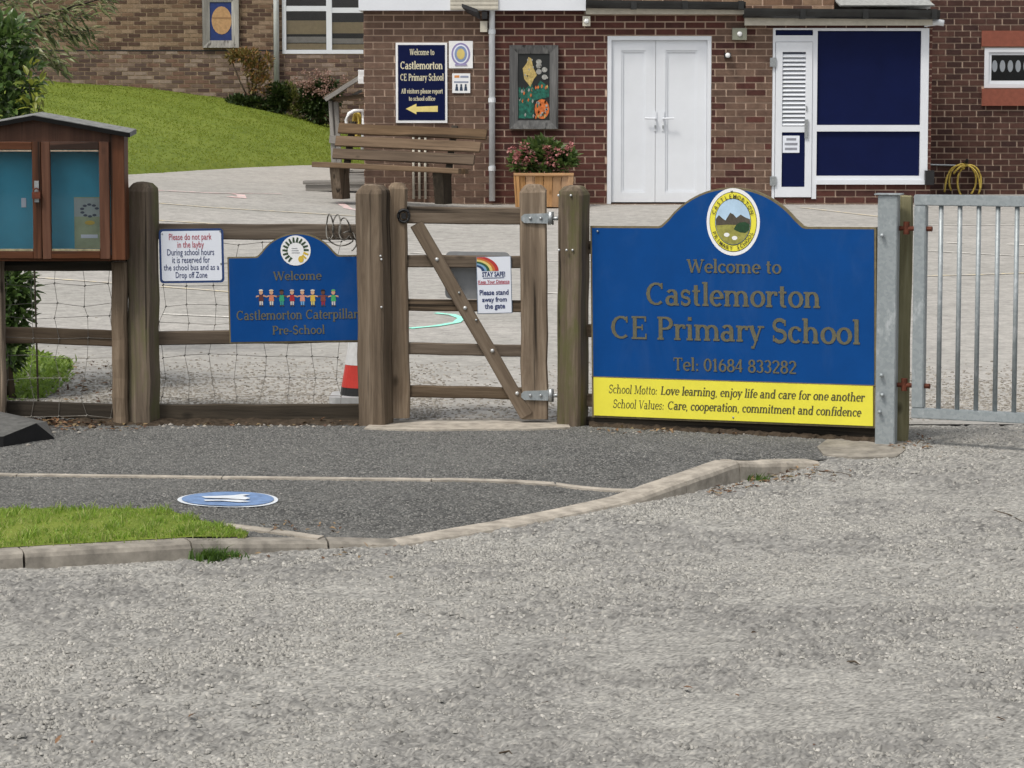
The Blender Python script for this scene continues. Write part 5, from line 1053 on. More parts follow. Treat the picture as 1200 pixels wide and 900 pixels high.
# grey plate and stay-safe notice on the gate
GA, GB = P(521.5, 350, GY + .06), P(597, 351, GY + .06); gpz = sign_root('back_plate', GA, GB, 'plain grey back of a metal plate fixed behind the gate rails')
wg = (GB - GA).length; hg = pl(gpz, 560, 295)[1]; mb = MB(); mb.prism(rr(0, wg, 0, hg, .03), -.0, .004); mb.build('plate', plain('dull_grey_metal', (.32, .33, .34), .5, .2), gpz)
TA, TB = P(559.5, 368, GY - .022), P(600.5, 367, GY - .022); ss_ = sign_root('stay_safe_notice', TA, TB, 'white and pale blue safety notice with a rainbow on the gate')
ws = (TB - TA).length; hs2 = pl(ss_, 580, 300.5)[1]; mb = MB(); mb.box(0, ws, 0, .005, 0, hs2); mb.build('board', plain('notice_edge', (.12, .16, .22), .5), ss_); mb = MB(); mb.box(.004, ws - .004, -.0015, .0002, .004, hs2 - .002); mb.build('face', PAPER, ss_)
ox, oz = pl(ss_, 556, 318)
def bow(r0_, r1_, col, k):
    pts = []
    for a_ in range(0, 101, 5):
        u, v_ = ox + r1_ * math.cos(R(a_)) * 1.1, oz + r1_ * math.sin(R(a_)) * .72; pts.append((u, v_))
    for a_ in range(100, -1, -5):
        u, v_ = ox + r0_ * math.cos(R(a_)) * 1.1, oz + r0_ * math.sin(R(a_)) * .72; pts.append((u, v_))
    pts = [(max(.004, min(ws - .004, u)), min(hs2 - .002, v_)) for u, v_ in pts]; mb = MB()
    m_ = len(pts) // 2; mb.add([(u, -.0022 - .0002 * k, v_) for u, v_ in pts], [(i, i + 1, len(pts) - 2 - i, len(pts) - 1 - i) for i in range(m_ - 1)]); mb.build('rainbow_band', plain('rainbow_%d' % k, col, .5, var=.15, scale=40), ss_, recalc=False)
for k, (r0_, r1_, col) in enumerate(((.036, .05, (.02, .05, .14)), (.05, .062, (.2, .36, .55)), (.062, .076, (.03, .10, .05)), (.076, .09, (.7, .58, .2)), (.09, .103, (.55, .16, .04)), (.103, .12, (.45, .04, .04)))): bow(r0_, r1_, col, k)
for t, a_, b_, y_, cp, m, bo in (('STAY SAFE!', 565, 592, 324, 318.5, NAVYINK, .03), ('Keep Your Distance', 560.5, 597, 331.8, 328, REDINK, .02), ('Please stand', 562, 596, 345.5, 339.5, NAVYINK, .025), ('away from', 565, 594, 353.5, 348, NAVYINK, .025), ('the gate', 568, 592, 361.5, 355.5, NAVYINK, .025)): sans_line(ss_, -.0015, t, a_, b_, y_, cp, m, bo)
for a_, b_, y_, m in ((566, 591, 326, NAVYINK), (560.5, 597, 333.3, REDINK)): x0, z0 = pl(ss_, a_, y_); x1, _ = pl(ss_, b_, y_); mb = MB(); mb.box(x0, x1, -.0024, -.0016, z0 - .002, z0 + .002); mb.build('underline', m, ss_)

# ------------------------------------------------------------------ notice cabinet
NY = 15.17; nb = empty('noticeboard', (P(40, 0, NY).x, NY, P(0, 306, NY).z), 'red brown wooden notice cabinet with felt roof, glazed doors and blue lining', 'noticeboard')
def nx(px): return P(px, 0, NY).x
def nz(py): return P(0, py, NY).z
xl, xr, zc0, zc1 = nx(-66), nx(143.5), nz(306), nz(163); dpt = .15
def ntim(name, px0, px1, py0, py1, y, th, parent=None, mat=W_RED):
    """one framing member of the cabinet, drawn in its front plane"""
    w, h = abs(nx(px1) - nx(px0)), abs(nz(py0) - nz(py1))
    if h >= w: a_, b_, ww = (nx((px0 + px1) / 2), y, nz(py1)), (nx((px0 + px1) / 2), y, nz(py0)), w
    else: a_, b_, ww = (nx(px0), y, nz((py0 + py1) / 2)), (nx(px1), y, nz((py0 + py1) / 2)), h
    return plank(name, a_, b_, ww, th, mat, parent or nb, .004, .0008)
ntim('corner_post', 126.5, 143.5, 157, 305, NY + .07, .16); ntim('corner_post', -66, -49, 157, 305, NY + .07, .16)
ntim('bottom_board', -49, 126.5, 300, 306, NY + .07, .15)
mb = MB(); mb.box(nx(-49), nx(126.5), NY + .125, NY + .14, nz(300), nz(165)); mb.build('back_board', plain('blue_felt', (.06, .40, .56), .8, var=.08, scale=6), nb)
mb = MB(); mb.prism([(nx(-66), nz(157.5)), (nx(-66), nz(166)), (nx(143.5), nz(166)), (nx(143.5), nz(157.5)), (nx(39), nz(137.5))][::-1], NY - .003, NY + .147); mb.build('gable', W_RED, nb)
for s, (pa, pb_) in ((1, (38.5, 151)), (-1, (38.5, -74))):
    A0, B0 = Vector((nx(pa), 0, nz(134.5))), Vector((nx(pb_), 0, nz(155))); th = .026; mb = MB()
    prof = [A0, B0, B0 - Vector((0, 0, th)), A0 - Vector((0, 0, th))]; mb.add([(p.x, NY - .05, p.z) for p in prof] + [(p.x, NY + .24, p.z + .016) for p in prof], [(0, 1, 2, 3), (7, 6, 5, 4), (0, 4, 5, 1), (1, 5, 6, 2), (2, 6, 7, 3), (3, 7, 4, 0)]); mb.build('roof_panel', plain('weathered_cabinet_felt', (.2, .205, .2), .9, 0, .4, 25, .5, .2), nb)
    A1, B1 = A0 + Vector((0, 0, .001)), B0 + Vector((0, 0, .001)); mb = MB(); ex_ = .004 * s
    mb.add([(A0.x, NY - .054, A0.z - .004), (B0.x + ex_, NY - .054, B0.z - .004), (B0.x + ex_, NY - .054, B0.z - th - .002), (A0.x, NY - .054, A0.z - th - .002), (A0.x, NY - .0505, A0.z - .004), (B0.x + ex_, NY - .0505, B0.z - .004), (B0.x + ex_, NY - .0505, B0.z - th - .002), (A0.x, NY - .0505, A0.z - th - .002)], [(0, 1, 2, 3), (7, 6, 5, 4), (0, 4, 5, 1), (1, 5, 6, 2), (2, 6, 7, 3), (3, 7, 4, 0)]); mb.build('felt_edge', plain('matt_black_felt', (.012, .012, .012), .95, spec=.05), nb)
def cab_door(pl_, pr_, sl, sr):
    d = empty('door', (0, 0, 0)); bpy.data.objects.remove(d)
    h = ntim('door', pl_, pl_ + sl, 166, 303, NY - .012, .03)           # the hanging stile carries the door
    inv = h.matrix_basis.inverted()
    def sub(o): o.matrix_parent_inverse = inv; return o
    for nm, a_ in (('stile', (pr_ - sr, pr_, 166, 303)), ('top_rail', (pl_ + sl, pr_ - sr, 166, 175.5)), ('bottom_rail', (pl_ + sl, pr_ - sr, 294, 303))):
        o = ntim(nm, *a_, NY - .012, .03); o.parent = h; bpy.context.view_layer.update(); o.matrix_parent_inverse = h.matrix_basis.inverted()
    def dpart(nm, x0, x1, y0, y1, z0, z1, m):
        mb = MB(); mb.box(x0, x1, y0, y1, z0, z1); o_ = nb.matrix_basis.translation; mb.v = [(x - o_.x, y - o_.y, z - o_.z) for x, y, z in mb.v]; o = ob(nm, mb.mesh(nm, m), h); o.matrix_parent_inverse = h.matrix_basis.inverted(); return o
    dpart('pane', nx(pl_ + sl), nx(pr_ - sr), NY - .01, NY - .006, nz(294), nz(175.5), GLASS)
    dpart('bead', nx(pl_ + sl) + .002, nx(pr_ - sr) - .002, NY - .026, NY - .011, nz(177.5), nz(175.7), plain('worn_bead', (.3, .24, .18), .7, var=.4, scale=50)); dpart('bead', nx(pl_ + sl) + .002, nx(pr_ - sr) - .002, NY - .026, NY - .011, nz(293.8), nz(291.5), plain('worn_bead2', (.28, .25, .15), .7, var=.5, scale=50))
    return h
cab_door(-48, 45.7, 14, 10.5); cab_door(46.3, 126, 10.5, 12)
lk = P(43, 225, NY - .03); mb = MB(); mb.box(lk.x - .012, lk.x + .012, NY - .034, NY - .0275, lk.z - .055, lk.z + .06); hp_ = mb.build('hasp', STEEL, nb)
mb = MB(); mb.tube([(lk.x - .016 + .016 * (1 - math.cos(R(k * 18))), NY - .044, lk.z + .0 + .02 * math.sin(R(k * 18))) for k in range(11)], .004, 6); mb.box(lk.x - .022, lk.x + .022, NY - .055, NY - .035, lk.z - .035, lk.z); part('padlock', mb, RUST, hp_)
# leaflets pinned inside
def leaflet(name, px0, px1, py0, py1, mat, label, y=NY + .117):
    a_, b_ = P(px0, py1, y), P(px1, py0, y); r = empty(name, None, label, 'leaflet', mat=Matrix.Translation(a_)); w, h = b_.x - a_.x, b_.z - a_.z; mb = MB(); mb.box(0, w, 0, .0015, 0, h); mb.build('sheet', mat, r); return r, w, h
LP_ = plain('leaflet_sage', (.36, .42, .25), .5, var=.2, scale=12); lf_, w, h = leaflet('leaflet', 87.5, 117, 231, 291, LP_, 'sage green leaflet with a dark wreath pinned in the right cabinet door')
mb = MB(); mb.box(0, w, -.001, -.0002, h * .62, h * .98); mb.build('heading_panel', plain('leaflet_grey', (.38, .44, .42), .5), lf_)
for k in range(9): an = R(20 + 40 * k * .9); mb = MB(); mb.prism(ell(w * .6 + .042 * math.cos(an), h * .74 + .032 * math.sin(an), .012, .007, 8), -.002, -.0011); mb.build('wreath_mark', DARKINK, lf_)
mb = MB(); mb.prism(ell(w * .6, h * .5, .028, .012, 12), -.002, -.0003); mb.build('yellow_mark', YP, lf_); mb = MB(); mb.box(w * .25, w * .9, -.002, -.0003, h * .2, h * .27); mb.build('caption', PAPER, lf_)
lf2, w, h = leaflet('paper_scrap', 25, 30.5, 232, 243, PAPER, 'tiny torn white paper scrap in the left cabinet door')

# ------------------------------------------------------------------ steel post and steel gate on the right
SY = 14.44; sp_ = empty('steel_post', (P(1043, 0, SY).x, SY, 0), 'galvanised steel box post with a flat cap at the driveway gate', 'post')
tp = P(1044.5, 229, SY); pw = .101
def sbox(name, x0, x1, y0, y1, z0, z1, parent, mat=GALV, bev=.004, yaw=0., piv=None):
    bm = bmesh.new(); bmesh.ops.create_cube(bm, size=1); 
    for v_ in bm.verts: v_.co = Vector(((v_.co.x) * (x1 - x0), v_.co.y * (y1 - y0), v_.co.z * (z1 - z0)))
    bmesh.ops.bevel(bm, geom=bm.edges[:], offset=bev, segments=2, affect='EDGES'); me = bpy.data.meshes.new(name); bm.to_mesh(me); bm.free(); me.materials.append(mat)
    return ob(name, me, parent, Vector(((x0 + x1) / 2, (y0 + y1) / 2, (z0 + z1) / 2)) - parent.matrix_basis.translation, (0, 0, yaw))
sbox('shaft', tp.x - pw / 2 - .004, tp.x + pw / 2 - .004, SY, SY + .1, -.08, tp.z, sp_, yaw=R(-16)); sbox('cap', tp.x - pw / 2 - .022, tp.x + pw / 2 + .014, SY - .012, SY + .112, tp.z + .001, tp.z + .009, sp_, bev=.002, yaw=R(-16))
for px, py in ((1034, 276), (1031, 483), (1034, 463), (1033, 440)):
    q = P(px, py, SY - .014); mb = MB(); mb.lathe([(0, -.008), (.009, -.007), (.011, 0), (.011, .012)], 8); mb.v = [(q.x + x, q.y + z, q.z + y) for x, y, z in mb.v]; mb.build('bolt_head', GALV, sp_, smooth=True)
tpz = P(1062, 229, SY + .12); solo_post('timber_post', 'pale old timber post hidden behind the galvanised steel post', 1052, 1066, 229, SY + .17, wood('pale_lichen_timber', [(.10, .09, .05), (.26, .24, .14), (.42, .40, .27)]), 0, .075, .07, dome=.006)
# leaf of the steel gate, swinging towards the road to the right
g0 = P(1071, 490, SY + .02); GD = Vector((math.cos(R(26)), -math.sin(R(26)), 0)); GL = 1.75
gm = Matrix.Translation(Vector((g0.x, g0.y, 0))) @ Matrix.Rotation(R(-26), 4, 'Z')
sgate = empty('steel_gate', None, 'galvanised steel driveway gate with slim upright bars at the right', 'gate', mat=gm)
def gl(px, py): return pl(sgate, px, py)
ztp = gl(1080, 228)[1]; zbt = gl(1080, 490)[1]; bar = .052
def gbox(name, x0, x1, z0, z1, d=.05, mat=GALV, bev=.004):
    bm = bmesh.new(); bmesh.ops.create_cube(bm, size=1)
    for v_ in bm.verts: v_.co = Vector((v_.co.x * (x1 - x0), v_.co.y * d, v_.co.z * (z1 - z0)))
    bmesh.ops.bevel(bm, geom=bm.edges[:], offset=bev, segments=2, affect='EDGES'); me = bpy.data.meshes.new(name); bm.to_mesh(me); bm.free(); me.materials.append(mat)
    return ob(name, me, sgate, ((x0 + x1) / 2, 0, (z0 + z1) / 2))
xs0 = gl(1071, 350)[0]; xs1 = gl(1085, 350)[0]; zb1 = gl(1080, 478)[1]
gbox('top_bar', xs0 - .0, GL, ztp - .055, ztp); gbox('bottom_bar', xs0, GL, zbt, zb1); gbox('stile', xs0 + .001, xs1, zb1 + .001, ztp - .056, .048); gbox('stile', GL - .07, GL - .002, zb1 + .001, ztp - .056, .048)
xb0 = gl(1101.5, 350)[0]; stp = gl(1123.5, 350)[0] - xb0; k = 0
while xb0 + k * stp < GL - .12:
    x = xb0 + k * stp; mb = MB(); mb.tube([(x, 0, zb1 - .003), (x, 0, ztp - .052)], .0125, 12); mb.build('upright_bar', GALV, sgate, smooth=True); k += 1
for py in (268, 452):
    z = gl(1078, py)[1]; mb = MB(); mb.tube([(xs0 - .085, .0, z), (xs0 + .002, .0, z)], .012, 8); mb.tube([(xs0 - .045, 0, z - .03), (xs0 - .045, 0, z + .035)], .017, 10); mb.tube([(xs1 - .001, 0, z), (xs1 + .028, .0, z)], .013, 8); mb.build('hinge', RUST, sgate, smooth=False)
    mb = MB(); mb.lathe([(0, -.004), (.011, -.003), (.012, 0), (.012, .003)], 8); mb.v = [(xs1 + .006 + z_, y_, z + x_) for x_, y_, z_ in mb.v]; mb.build('hinge_nut', GALV, sgate)
# orange-white cone behind the fence
cn = hit(426, 470, gz); cone = empty('traffic_cone', cn, 'red and white traffic cone behind the fence below the pre-school sign', 'traffic cone')
CR = plain('cone_red', (.48, .035, .025), .5, var=.15); CWm = plain('cone_white', (.6, .61, .62), .4, var=.12, scale=30); CBk = plain('cone_grey_base', (.42, .43, .44), .7, var=.2)
mb = MB(); mb.prism(rr(-.19, .19, -.19, .19, .05), 0, .035); mb.v = [(cn.x + x, cn.y + z, cn.z + .004 + y) for x, y, z in mb.v]; mb.build('base', CBk, cone)
for nm, r0_, z0, r1_, z1, m in (('collar', .135, .036, .128, .085, BLACK), ('lower_band', .127, .0855, .105, .215, CR), ('reflective_band', .106, .2155, .075, .42, CWm), ('upper_band', .073, .4205, .05, .58, CR), ('tip', .05, .5805, .03, .72, CWm)):
    mb = MB(); mb.lathe([(r0_, z0), (r1_, z1), (r1_ - .012, z1), (r0_ - .012, z0), (r0_, z0)], 28, cn); mb.build(nm, m, cone, smooth=False)
# rubber ramp at the far left of the footway
ra = [hit(px, py, fz) for px, py in ((-70, 527), (4, 524), (63, 515), (44, 508), (-70, 512))]; rmp = empty('kerb_ramp', ra[1], 'dark rubber wedge ramp lying at the far left of the footway', 'ramp')
h1 = .115; mb = MB(); T_a = [ra[0] + Vector((0, 0, .06)), ra[1] + Vector((0, .0, .055)), ra[1].lerp(ra[2], .62) + Vector((0, .05, h1 * .82)), ra[2] + Vector((0, 0, .012)), ra[3] + Vector((0, .3, .03)), ra[4] + Vector((0, .3, .16))]
bt = [Vector((p.x, p.y, fz(p.x, p.y) + .001)) for p in T_a]; mb.add(T_a + bt, [(0, 1, 2, 5), (2, 3, 4, 5)] + [(i, (i + 1) % 6, (i + 1) % 6 + 6, i + 6) for i in range(6)], 0); mb.m = [1, 1] + [0] * 6
mb.build('body', [plain('black_rubber', (.012, .012, .013), .7, var=.4), plain('grey_rubber_top', (.10, .10, .095), .9, var=.35, scale=20)], rmp)  # top faces dark grey, side faces near black

# ------------------------------------------------------------------ bench, well, steps, planter
def rot_root(name, loc, yaw, label, cat, roll=0.):
    return empty(name, None, label, cat, mat=Matrix.Translation(loc) @ Matrix.Rotation(R(yaw), 4, 'Z') @ Matrix.Rotation(R(roll), 4, 'Y'))
bc = hit(455, 233, gz); bc = Vector((bc.x, min(bc.y, MY - 1.0), 0)); bc.z = gz(bc.x, bc.y)
BY = MY - .95; bl = P(396, 196, BY + .1); bc = Vector((P(462, 0, BY).x, BY, P(0, 236, BY).z))
bench = rot_root('bench', bc, -17, 'brown slatted wooden bench standing against the brick school wall', 'bench', 2.2)
L_ = 1.66
def lplank(nm, a_, b_, w, t, root, mat, face=None): return plank(nm, a_, b_, w, t, mat, root, .006, .002, face)
SH = .37
for k, (y, z) in enumerate(((-.24, SH), (-.115, SH - .004), (.01, SH - .008))): lplank('seat_slat', (-L_ / 2 - .04, y, z), (L_ / 2 - .02, y, z), .115, .055, bench, W_BENCH, Vector((0, 0, 1)))
for k in range(3): y = .12 + k * .05; z = .485 + k * .138; lplank('back_slat', (-L_ / 2 + .05 + k * .01, y, z), (L_ / 2 + .02 + k * .05, y, z), .115, .04, bench, W_BENCH, Vector((0, .95, -.31)).normalized())
for sx in (-.62, .56):
    mb = MB(); mb.prism([(-.14, 0), (.12, 0), (.05, SH - .03), (-.26, SH - .03)], sx - .055, sx + .055); mb.v = [(y, x, z) for x, y, z in mb.v]; mb.build('leg', W_DARK if sx > 0 else W_RAIL, bench)
    lplank('back_support', (sx, .09, SH - .14), (sx, .29, .84), .07, .045, bench, W_DARK, Vector((0, 1, 0)))
# roofed timber well beside the wall corner, with a white hoop
WY = 33.6
well = empty('timber_well', (P(405, 0, WY).x, WY, gz(P(405, 0, WY).x, WY)), 'small silvered timber frame with pitched roof beside the wall corner', 'garden shelter')
gw = gz(P(405, 0, WY).x, WY) - .05
for px, dy in ((388, 0), (394, .7), (446, 0), (446, .7)):
    t = P(px, 118, WY + dy); b_ = Vector((t.x + .05, WY + dy, gw)); plank('post', b_, (t.x, WY + dy, t.z), .06, .06, W_GREY, well)
for s in (-1, 1):
    for k in range(5):
        ap = P(423, 86, WY); ev = P(380.5, 113, WY); u0, u1 = k / 5, (k + 1) / 5; dx = (ap.x - ev.x); a_ = Vector((ap.x + s * -dx * u0 * -1 if s > 0 else ap.x - dx * u0, 0, ap.z + (ev.z - ap.z) * u0)); b_ = Vector((ap.x + dx * u1 if s > 0 else ap.x - dx * u1, 0, ap.z + (ev.z - ap.z) * u1 - .0))
        mb = MB(); th = .035; mb.add([(a_.x, WY - .2, a_.z), (b_.x, WY - .2, b_.z), (b_.x, WY - .2, b_.z - th), (a_.x, WY - .2, a_.z - th), (a_.x, WY + .9, a_.z), (b_.x, WY + .9, b_.z), (b_.x, WY + .9, b_.z - th), (a_.x, WY + .9, a_.z - th)], [(0, 1, 2, 3), (7, 6, 5, 4), (0, 4, 5, 1), (1, 5, 6, 2), (2, 6, 7, 3), (3, 7, 4, 0)]); mb.build('roof_board', W_RAIL, well)
ap = P(424, 82, WY - .23); plank('barge_end', P(424, 98, WY - .23), ap, .085, .03, WHITE, well)
for s in (1,):
    plank('barge_board', P(381, 117, WY - .215), P(421, 91, WY - .215), .05, .025, W_GREY, well)
plank('tie_beam', P(390, 117, WY - .1), P(430, 112, WY - .1), .05, .05, W_RAIL, well); plank('strut', P(404, 117, WY - .05), P(424, 106, WY - .05), .035, .03, W_GREY, well); plank('side_rail', P(386, 163, WY - .04), P(411, 165, WY - .04), .095, .03, W_GREY, well); plank('side_rail', P(397, 181, WY - .04), P(412, 182, WY - .04), .06, .03, W_GREY, well)
plank('prop', P(409, 196, WY - .08), P(409, 166, WY - .08), .05, .03, W_GREY, well)
HY = 33.2; rl = empty('hose_reel', (P(416, 0, HY).x, HY, P(0, 165, HY).z), 'white tubular hose hanger with a yellow hose at the wall corner', 'hose reel')
mb = MB(); mb.tube([P(413, 160, HY), P(407, 150, HY), P(406, 141, HY), P(409, 133, HY), P(415, 130, HY), P(425, 129.5, HY), P(426, 140, HY), P(425, 175, HY)], .022, 8); mb.build('hoop', WHITE, rl, smooth=True)
for k in range(3): c_ = P(417 + k * 1.6, 146, HY + .04 + .03 * k); mb = MB(); mb.tube([(c_.x + .035 * math.cos(R(i * 15)), c_.y, c_.z + .13 * math.sin(R(i * 15))) for i in range(24)], .0125, 6, closed=True); mb.build('hose_loop', HOSE, rl, smooth=True)
# low timber step behind the bench
sa = hit(358, 224, gz); stp_ = empty('timber_step', (sa.x + .4, sa.y + .2, sa.z), 'low silvered timber step left of the bench', 'step')
zt_s = P(358, 212, sa.y).z
plank('tread', (sa.x - .03, sa.y + .16, zt_s - .02), (sa.x + .95, sa.y + .16, zt_s - .02), .36, .04, W_GREY, stp_, face=Vector((0, 0, 1)))
plank('riser', (sa.x, sa.y + .02, (zt_s + sa.z) / 2 - .02), (sa.x + .92, sa.y + .02, (zt_s + sa.z) / 2 - .02), zt_s - sa.z - .045, .03, W_GREY, stp_)
plank('upper_tread', (sa.x + .33, sa.y + .42, zt_s + .1), (sa.x + .95, sa.y + .42, zt_s + .1), .25, .04, W_GREY, stp_, face=Vector((0, 0, 1))); plank('upper_riser', (sa.x + .36, sa.y + .32, zt_s + .03), (sa.x + .92, sa.y + .32, zt_s + .03), .09, .03, W_GREY, stp_)
# service pipes behind the bench
pp = empty('service_pipes', (P(490, 0, MY).x, MY - .03, .7), 'three thin white pipes under a small box behind the bench', 'pipes')
for px in (484, 491, 498): x = P(px, 0, MY).x; mb = MB(); mb.tube([(x, MY - .035, P(0, 233, MY).z), (x, MY - .035, P(0, 155, MY).z)], .014, 8); mb.build('pipe', CREAMP, pp, smooth=True)
q = rect(481, 501, 150, 157, MY); mb = MB(); mb.box(q[0], q[1], MY - .07, MY - .012, q[2], q[3]); mb.build('box', WHITE, pp)
# planter
PYY = MY - .42; pn = empty('planter', (P(637, 0, PYY).x, PYY, gz(P(637, 0, PYY).x, PYY)), 'pale timber planter box below the framed picture', 'planter')
px0, px1 = P(605, 0, PYY).x, P(669, 0, PYY).x; z0 = gz(px0, PYY) + .01; z1 = P(0, 205, PYY).z; cxp = (px0 + px1) / 2; hw = (px1 - px0) / 2; NB = 6
for k in range(NB):
    u0 = -hw + 2 * hw * k / NB; plank('board', (cxp + (u0 + hw / NB) * .9, PYY - hw * .9 + .05, z0), (cxp + u0 + hw / NB, PYY - hw + .05, z1), 2 * hw / NB - .006, .022, W_PLANT, pn); plank('board', (cxp + (u0 + hw / NB) * .9, PYY + hw * .8 + .0, z0), (cxp + u0 + hw / NB, PYY + hw * .85, z1), 2 * hw / NB - .006, .022, W_PLANT, pn)
for s in (-1, 1):
    for k in range(NB): u0 = -hw * .9 + .02 + 2 * hw * .88 * (k + .5) / NB; plank('board', (cxp + s * hw * .89, PYY + u0, z0), (cxp + s * hw * .985, PYY + u0, z1), 2 * hw * .88 / NB - .006, .022, W_PLANT, pn, face=Vector((1, 0, 0)))
    plank('corner_batten', (cxp + s * hw * .93, PYY - hw * .9 + .028, z0), (cxp + s * hw * 1.0, PYY - hw + .028, z1 + .01), .06, .022, W_PLANT, pn)
plank('rim', (cxp - hw - .03, PYY - hw + .045, z1 + .012), (cxp + hw + .03, PYY - hw + .045, z1 + .012), .03, .07, W_PLANT, pn)
mb = MB(); mb.box(cxp - hw * .88, cxp + hw * .88, PYY - hw * .8, PYY + hw * .75, z1 - .06, z1 - .03); mb.build('soil', SOIL, pn)

# ------------------------------------------------------------------ foliage
def leaf(mb, p, d, up, ln, w, mi=0, curl=.2):
    d = d.normalized(); s = d.cross(up)
    if s.length < .05: s = d.cross(Vector((1, 0, .3)))
    s = s.normalized(); n_ = s.cross(d); a_ = p; b1 = p + d * ln * .35 + s * w * .5 + n_ * w * curl; b2 = p + d * ln * .35 - s * w * .5 + n_ * w * curl
    c1 = p + d * ln * .72 + s * w * .36 + n_ * w * curl * .6 - n_ * ln * .03; c2 = p + d * ln * .72 - s * w * .36 + n_ * w * curl * .6 - n_ * ln * .03; m1 = p + d * ln * .35; m2 = p + d * ln * .72 - n_ * ln * .03; tp_ = p + d * ln - n_ * ln * .1
    mb.add([a_, b1, m1, b2, c1, m2, c2, tp_], [(0, 1, 2), (0, 2, 3), (1, 4, 5, 2), (2, 5, 6, 3), (4, 7, 5), (5, 7, 6)], mi)
def rdir(): 
    z = rnd.uniform(-1, 1); a_ = rnd.uniform(0, 6.283); s = math.sqrt(1 - z * z); return Vector((s * math.cos(a_), s * math.sin(a_), z))
def clump(mb, c, r, n, ln, w, up=.35, jit=.25, mi=0):
    for _ in range(n):
        d = rdir(); p = Vector(c) + Vector((d.x * r[0], d.y * r[1], d.z * r[2])) * (rnd.random() ** .45); dd = (d + Vector((0, 0, up)) + rdir() * .7)
        leaf(mb, p, dd, Vector((0, 0, 1)) + rdir() * .6, ln * rnd.uniform(.7, 1.2), w * rnd.uniform(.75, 1.15), mi, rnd.uniform(.05, .35))
BARK = wood('bark', [(.03, .024, .018), (.07, .055, .04), (.12, .1, .08)])
def shrub(name, label, base, stems, clumps, ln, w, mat, cat='shrub', up=.35, group=None, thick=.02, dense=1.):
    r = empty(name, base, label, cat, group); mb = MB()
    for s in stems: mb.tube(s, [thick * (1 - .7 * i / (len(s) - 1)) for i in range(len(s))], 6)
    mb.build('stem', BARK, r, smooth=True); mb = MB()
    for c_, rr_, n_ in clumps: clump(mb, c_, rr_, int(n_ * dense), ln, w, up)
    mb.build('foliage', mat, r, recalc=False); return r
# laurel behind the notice cabinet
LAUR = leafmat('laurel_leaf', [(.03, .06, .018), (.06, .11, .03), (.045, .085, .025), (.11, .18, .045), (.08, .13, .045), (.16, .22, .08)], .25, .25, .7)
LB = P(5, 500, 16.3); LB.z = gz(LB.x, 16.3)
cl = []
for px, py, ry_, r, n_ in ((-20, 60, 16.3, .24, 150), (8, 50, 16.2, .15, 100), (10, 95, 16.15, .17, 130), (-30, 130, 16.3, .3, 200), (6, 128, 16.1, .15, 90), (-40, 230, 16.4, .4, 260), (-60, 330, 16.4, .35, 200), (4, 335, 16.2, .15, 140), (12, 365, 16.2, .12, 110), (2, 395, 16.2, .14, 110), (-40, 420, 16.3, .25, 130), (18, 335, 16.3, .1, 50), (8, 410, 16.25, .09, 60), (-80, 100, 16.5, .45, 220)):
    cl.append((P(px, py, ry_), (r * 1.1, r * .8, r * 1.1), int(n_ * 2.2)))
stems = [[LB + Vector((dx, dy, 0)), LB + Vector((dx * 1.5 - .1, dy, .7)), LB + Vector((dx * 2.2 - .1, dy, 1.3)), LB + Vector((dx * 2.6, dy, 1.85))] for dx, dy in ((-.1, 0), (.03, .05), (-.2, .1), (.06, -.04))]
shrub('laurel_bush', 'dense glossy dark green laurel bush behind the notice cabinet', LB, stems, cl, .075, .04, LAUR, 'bush', .15)
YLG = leafmat('yellow_green_leaf', [(.16, .2, .03), (.24, .26, .04), (.1, .15, .02)], .4, .3)
YB = P(45, 480, 16.05); YB.z = gz(YB.x, 16.05)
shrub('sapling', 'few bright yellow green leaves on thin twigs beside the laurel', YB, [[YB, P(40, 300, 16.05), P(36, 160, 16.05), P(34, 80, 16.05)], [P(36, 160, 16.05), P(48, 120, 16.0)]], [(P(38, 100, 16.0), (.06, .06, .17), 26), (P(40, 125, 16.0), (.07, .06, .05), 14), (P(30, 75, 16.1), (.05, .05, .06), 8)], .075, .03, YLG, 'sapling', .1, thick=.006)
# overhanging branch with narrow leaves, top left
WIL = leafmat('willow_leaf', [(.09, .12, .035), (.16, .19, .07), (.07, .1, .03), (.22, .22, .10), (.28, .28, .16)], .4, .25)
tb = Vector((P(-190, 0, 18).x, 18., gz(P(-190, 0, 18).x, 18))); tr = empty('willow_tree', tb, 'narrow-leaved tree whose branches reach in at the top left', 'tree')
limbs = [[tb, tb + Vector((.05, .0, 1.0)), P(-150, 120, 18), P(-90, 60, 18), P(-10, 38, 17.8), P(70, 12, 17.7), P(128, -4, 17.6)], [P(-90, 60, 18), P(-20, 60, 17.8), P(40, 62, 17.6), P(72, 68, 17.6)], [P(-10, 38, 17.8), P(50, 34, 17.7), P(108, 36, 17.7)], [P(-150, 120, 18), P(-160, 0, 18), P(-120, -120, 18)], [P(-90, 60, 18), P(-30, 10, 17.9), P(30, -8, 17.9), P(60, -30, 17.8)], [P(-20, 10, 17.8), P(20, -4, 17.9), P(65, -40, 17.9)]]
mb = MB()
for k, lm in enumerate(limbs): r0_ = .03 if k == 0 else .009; mb.tube(lm, [r0_ * (1 - .88 * i / (len(lm) - 1)) for i in range(len(lm))], 6)
mb.build('trunk', BARK, tr, smooth=True); mb = MB()
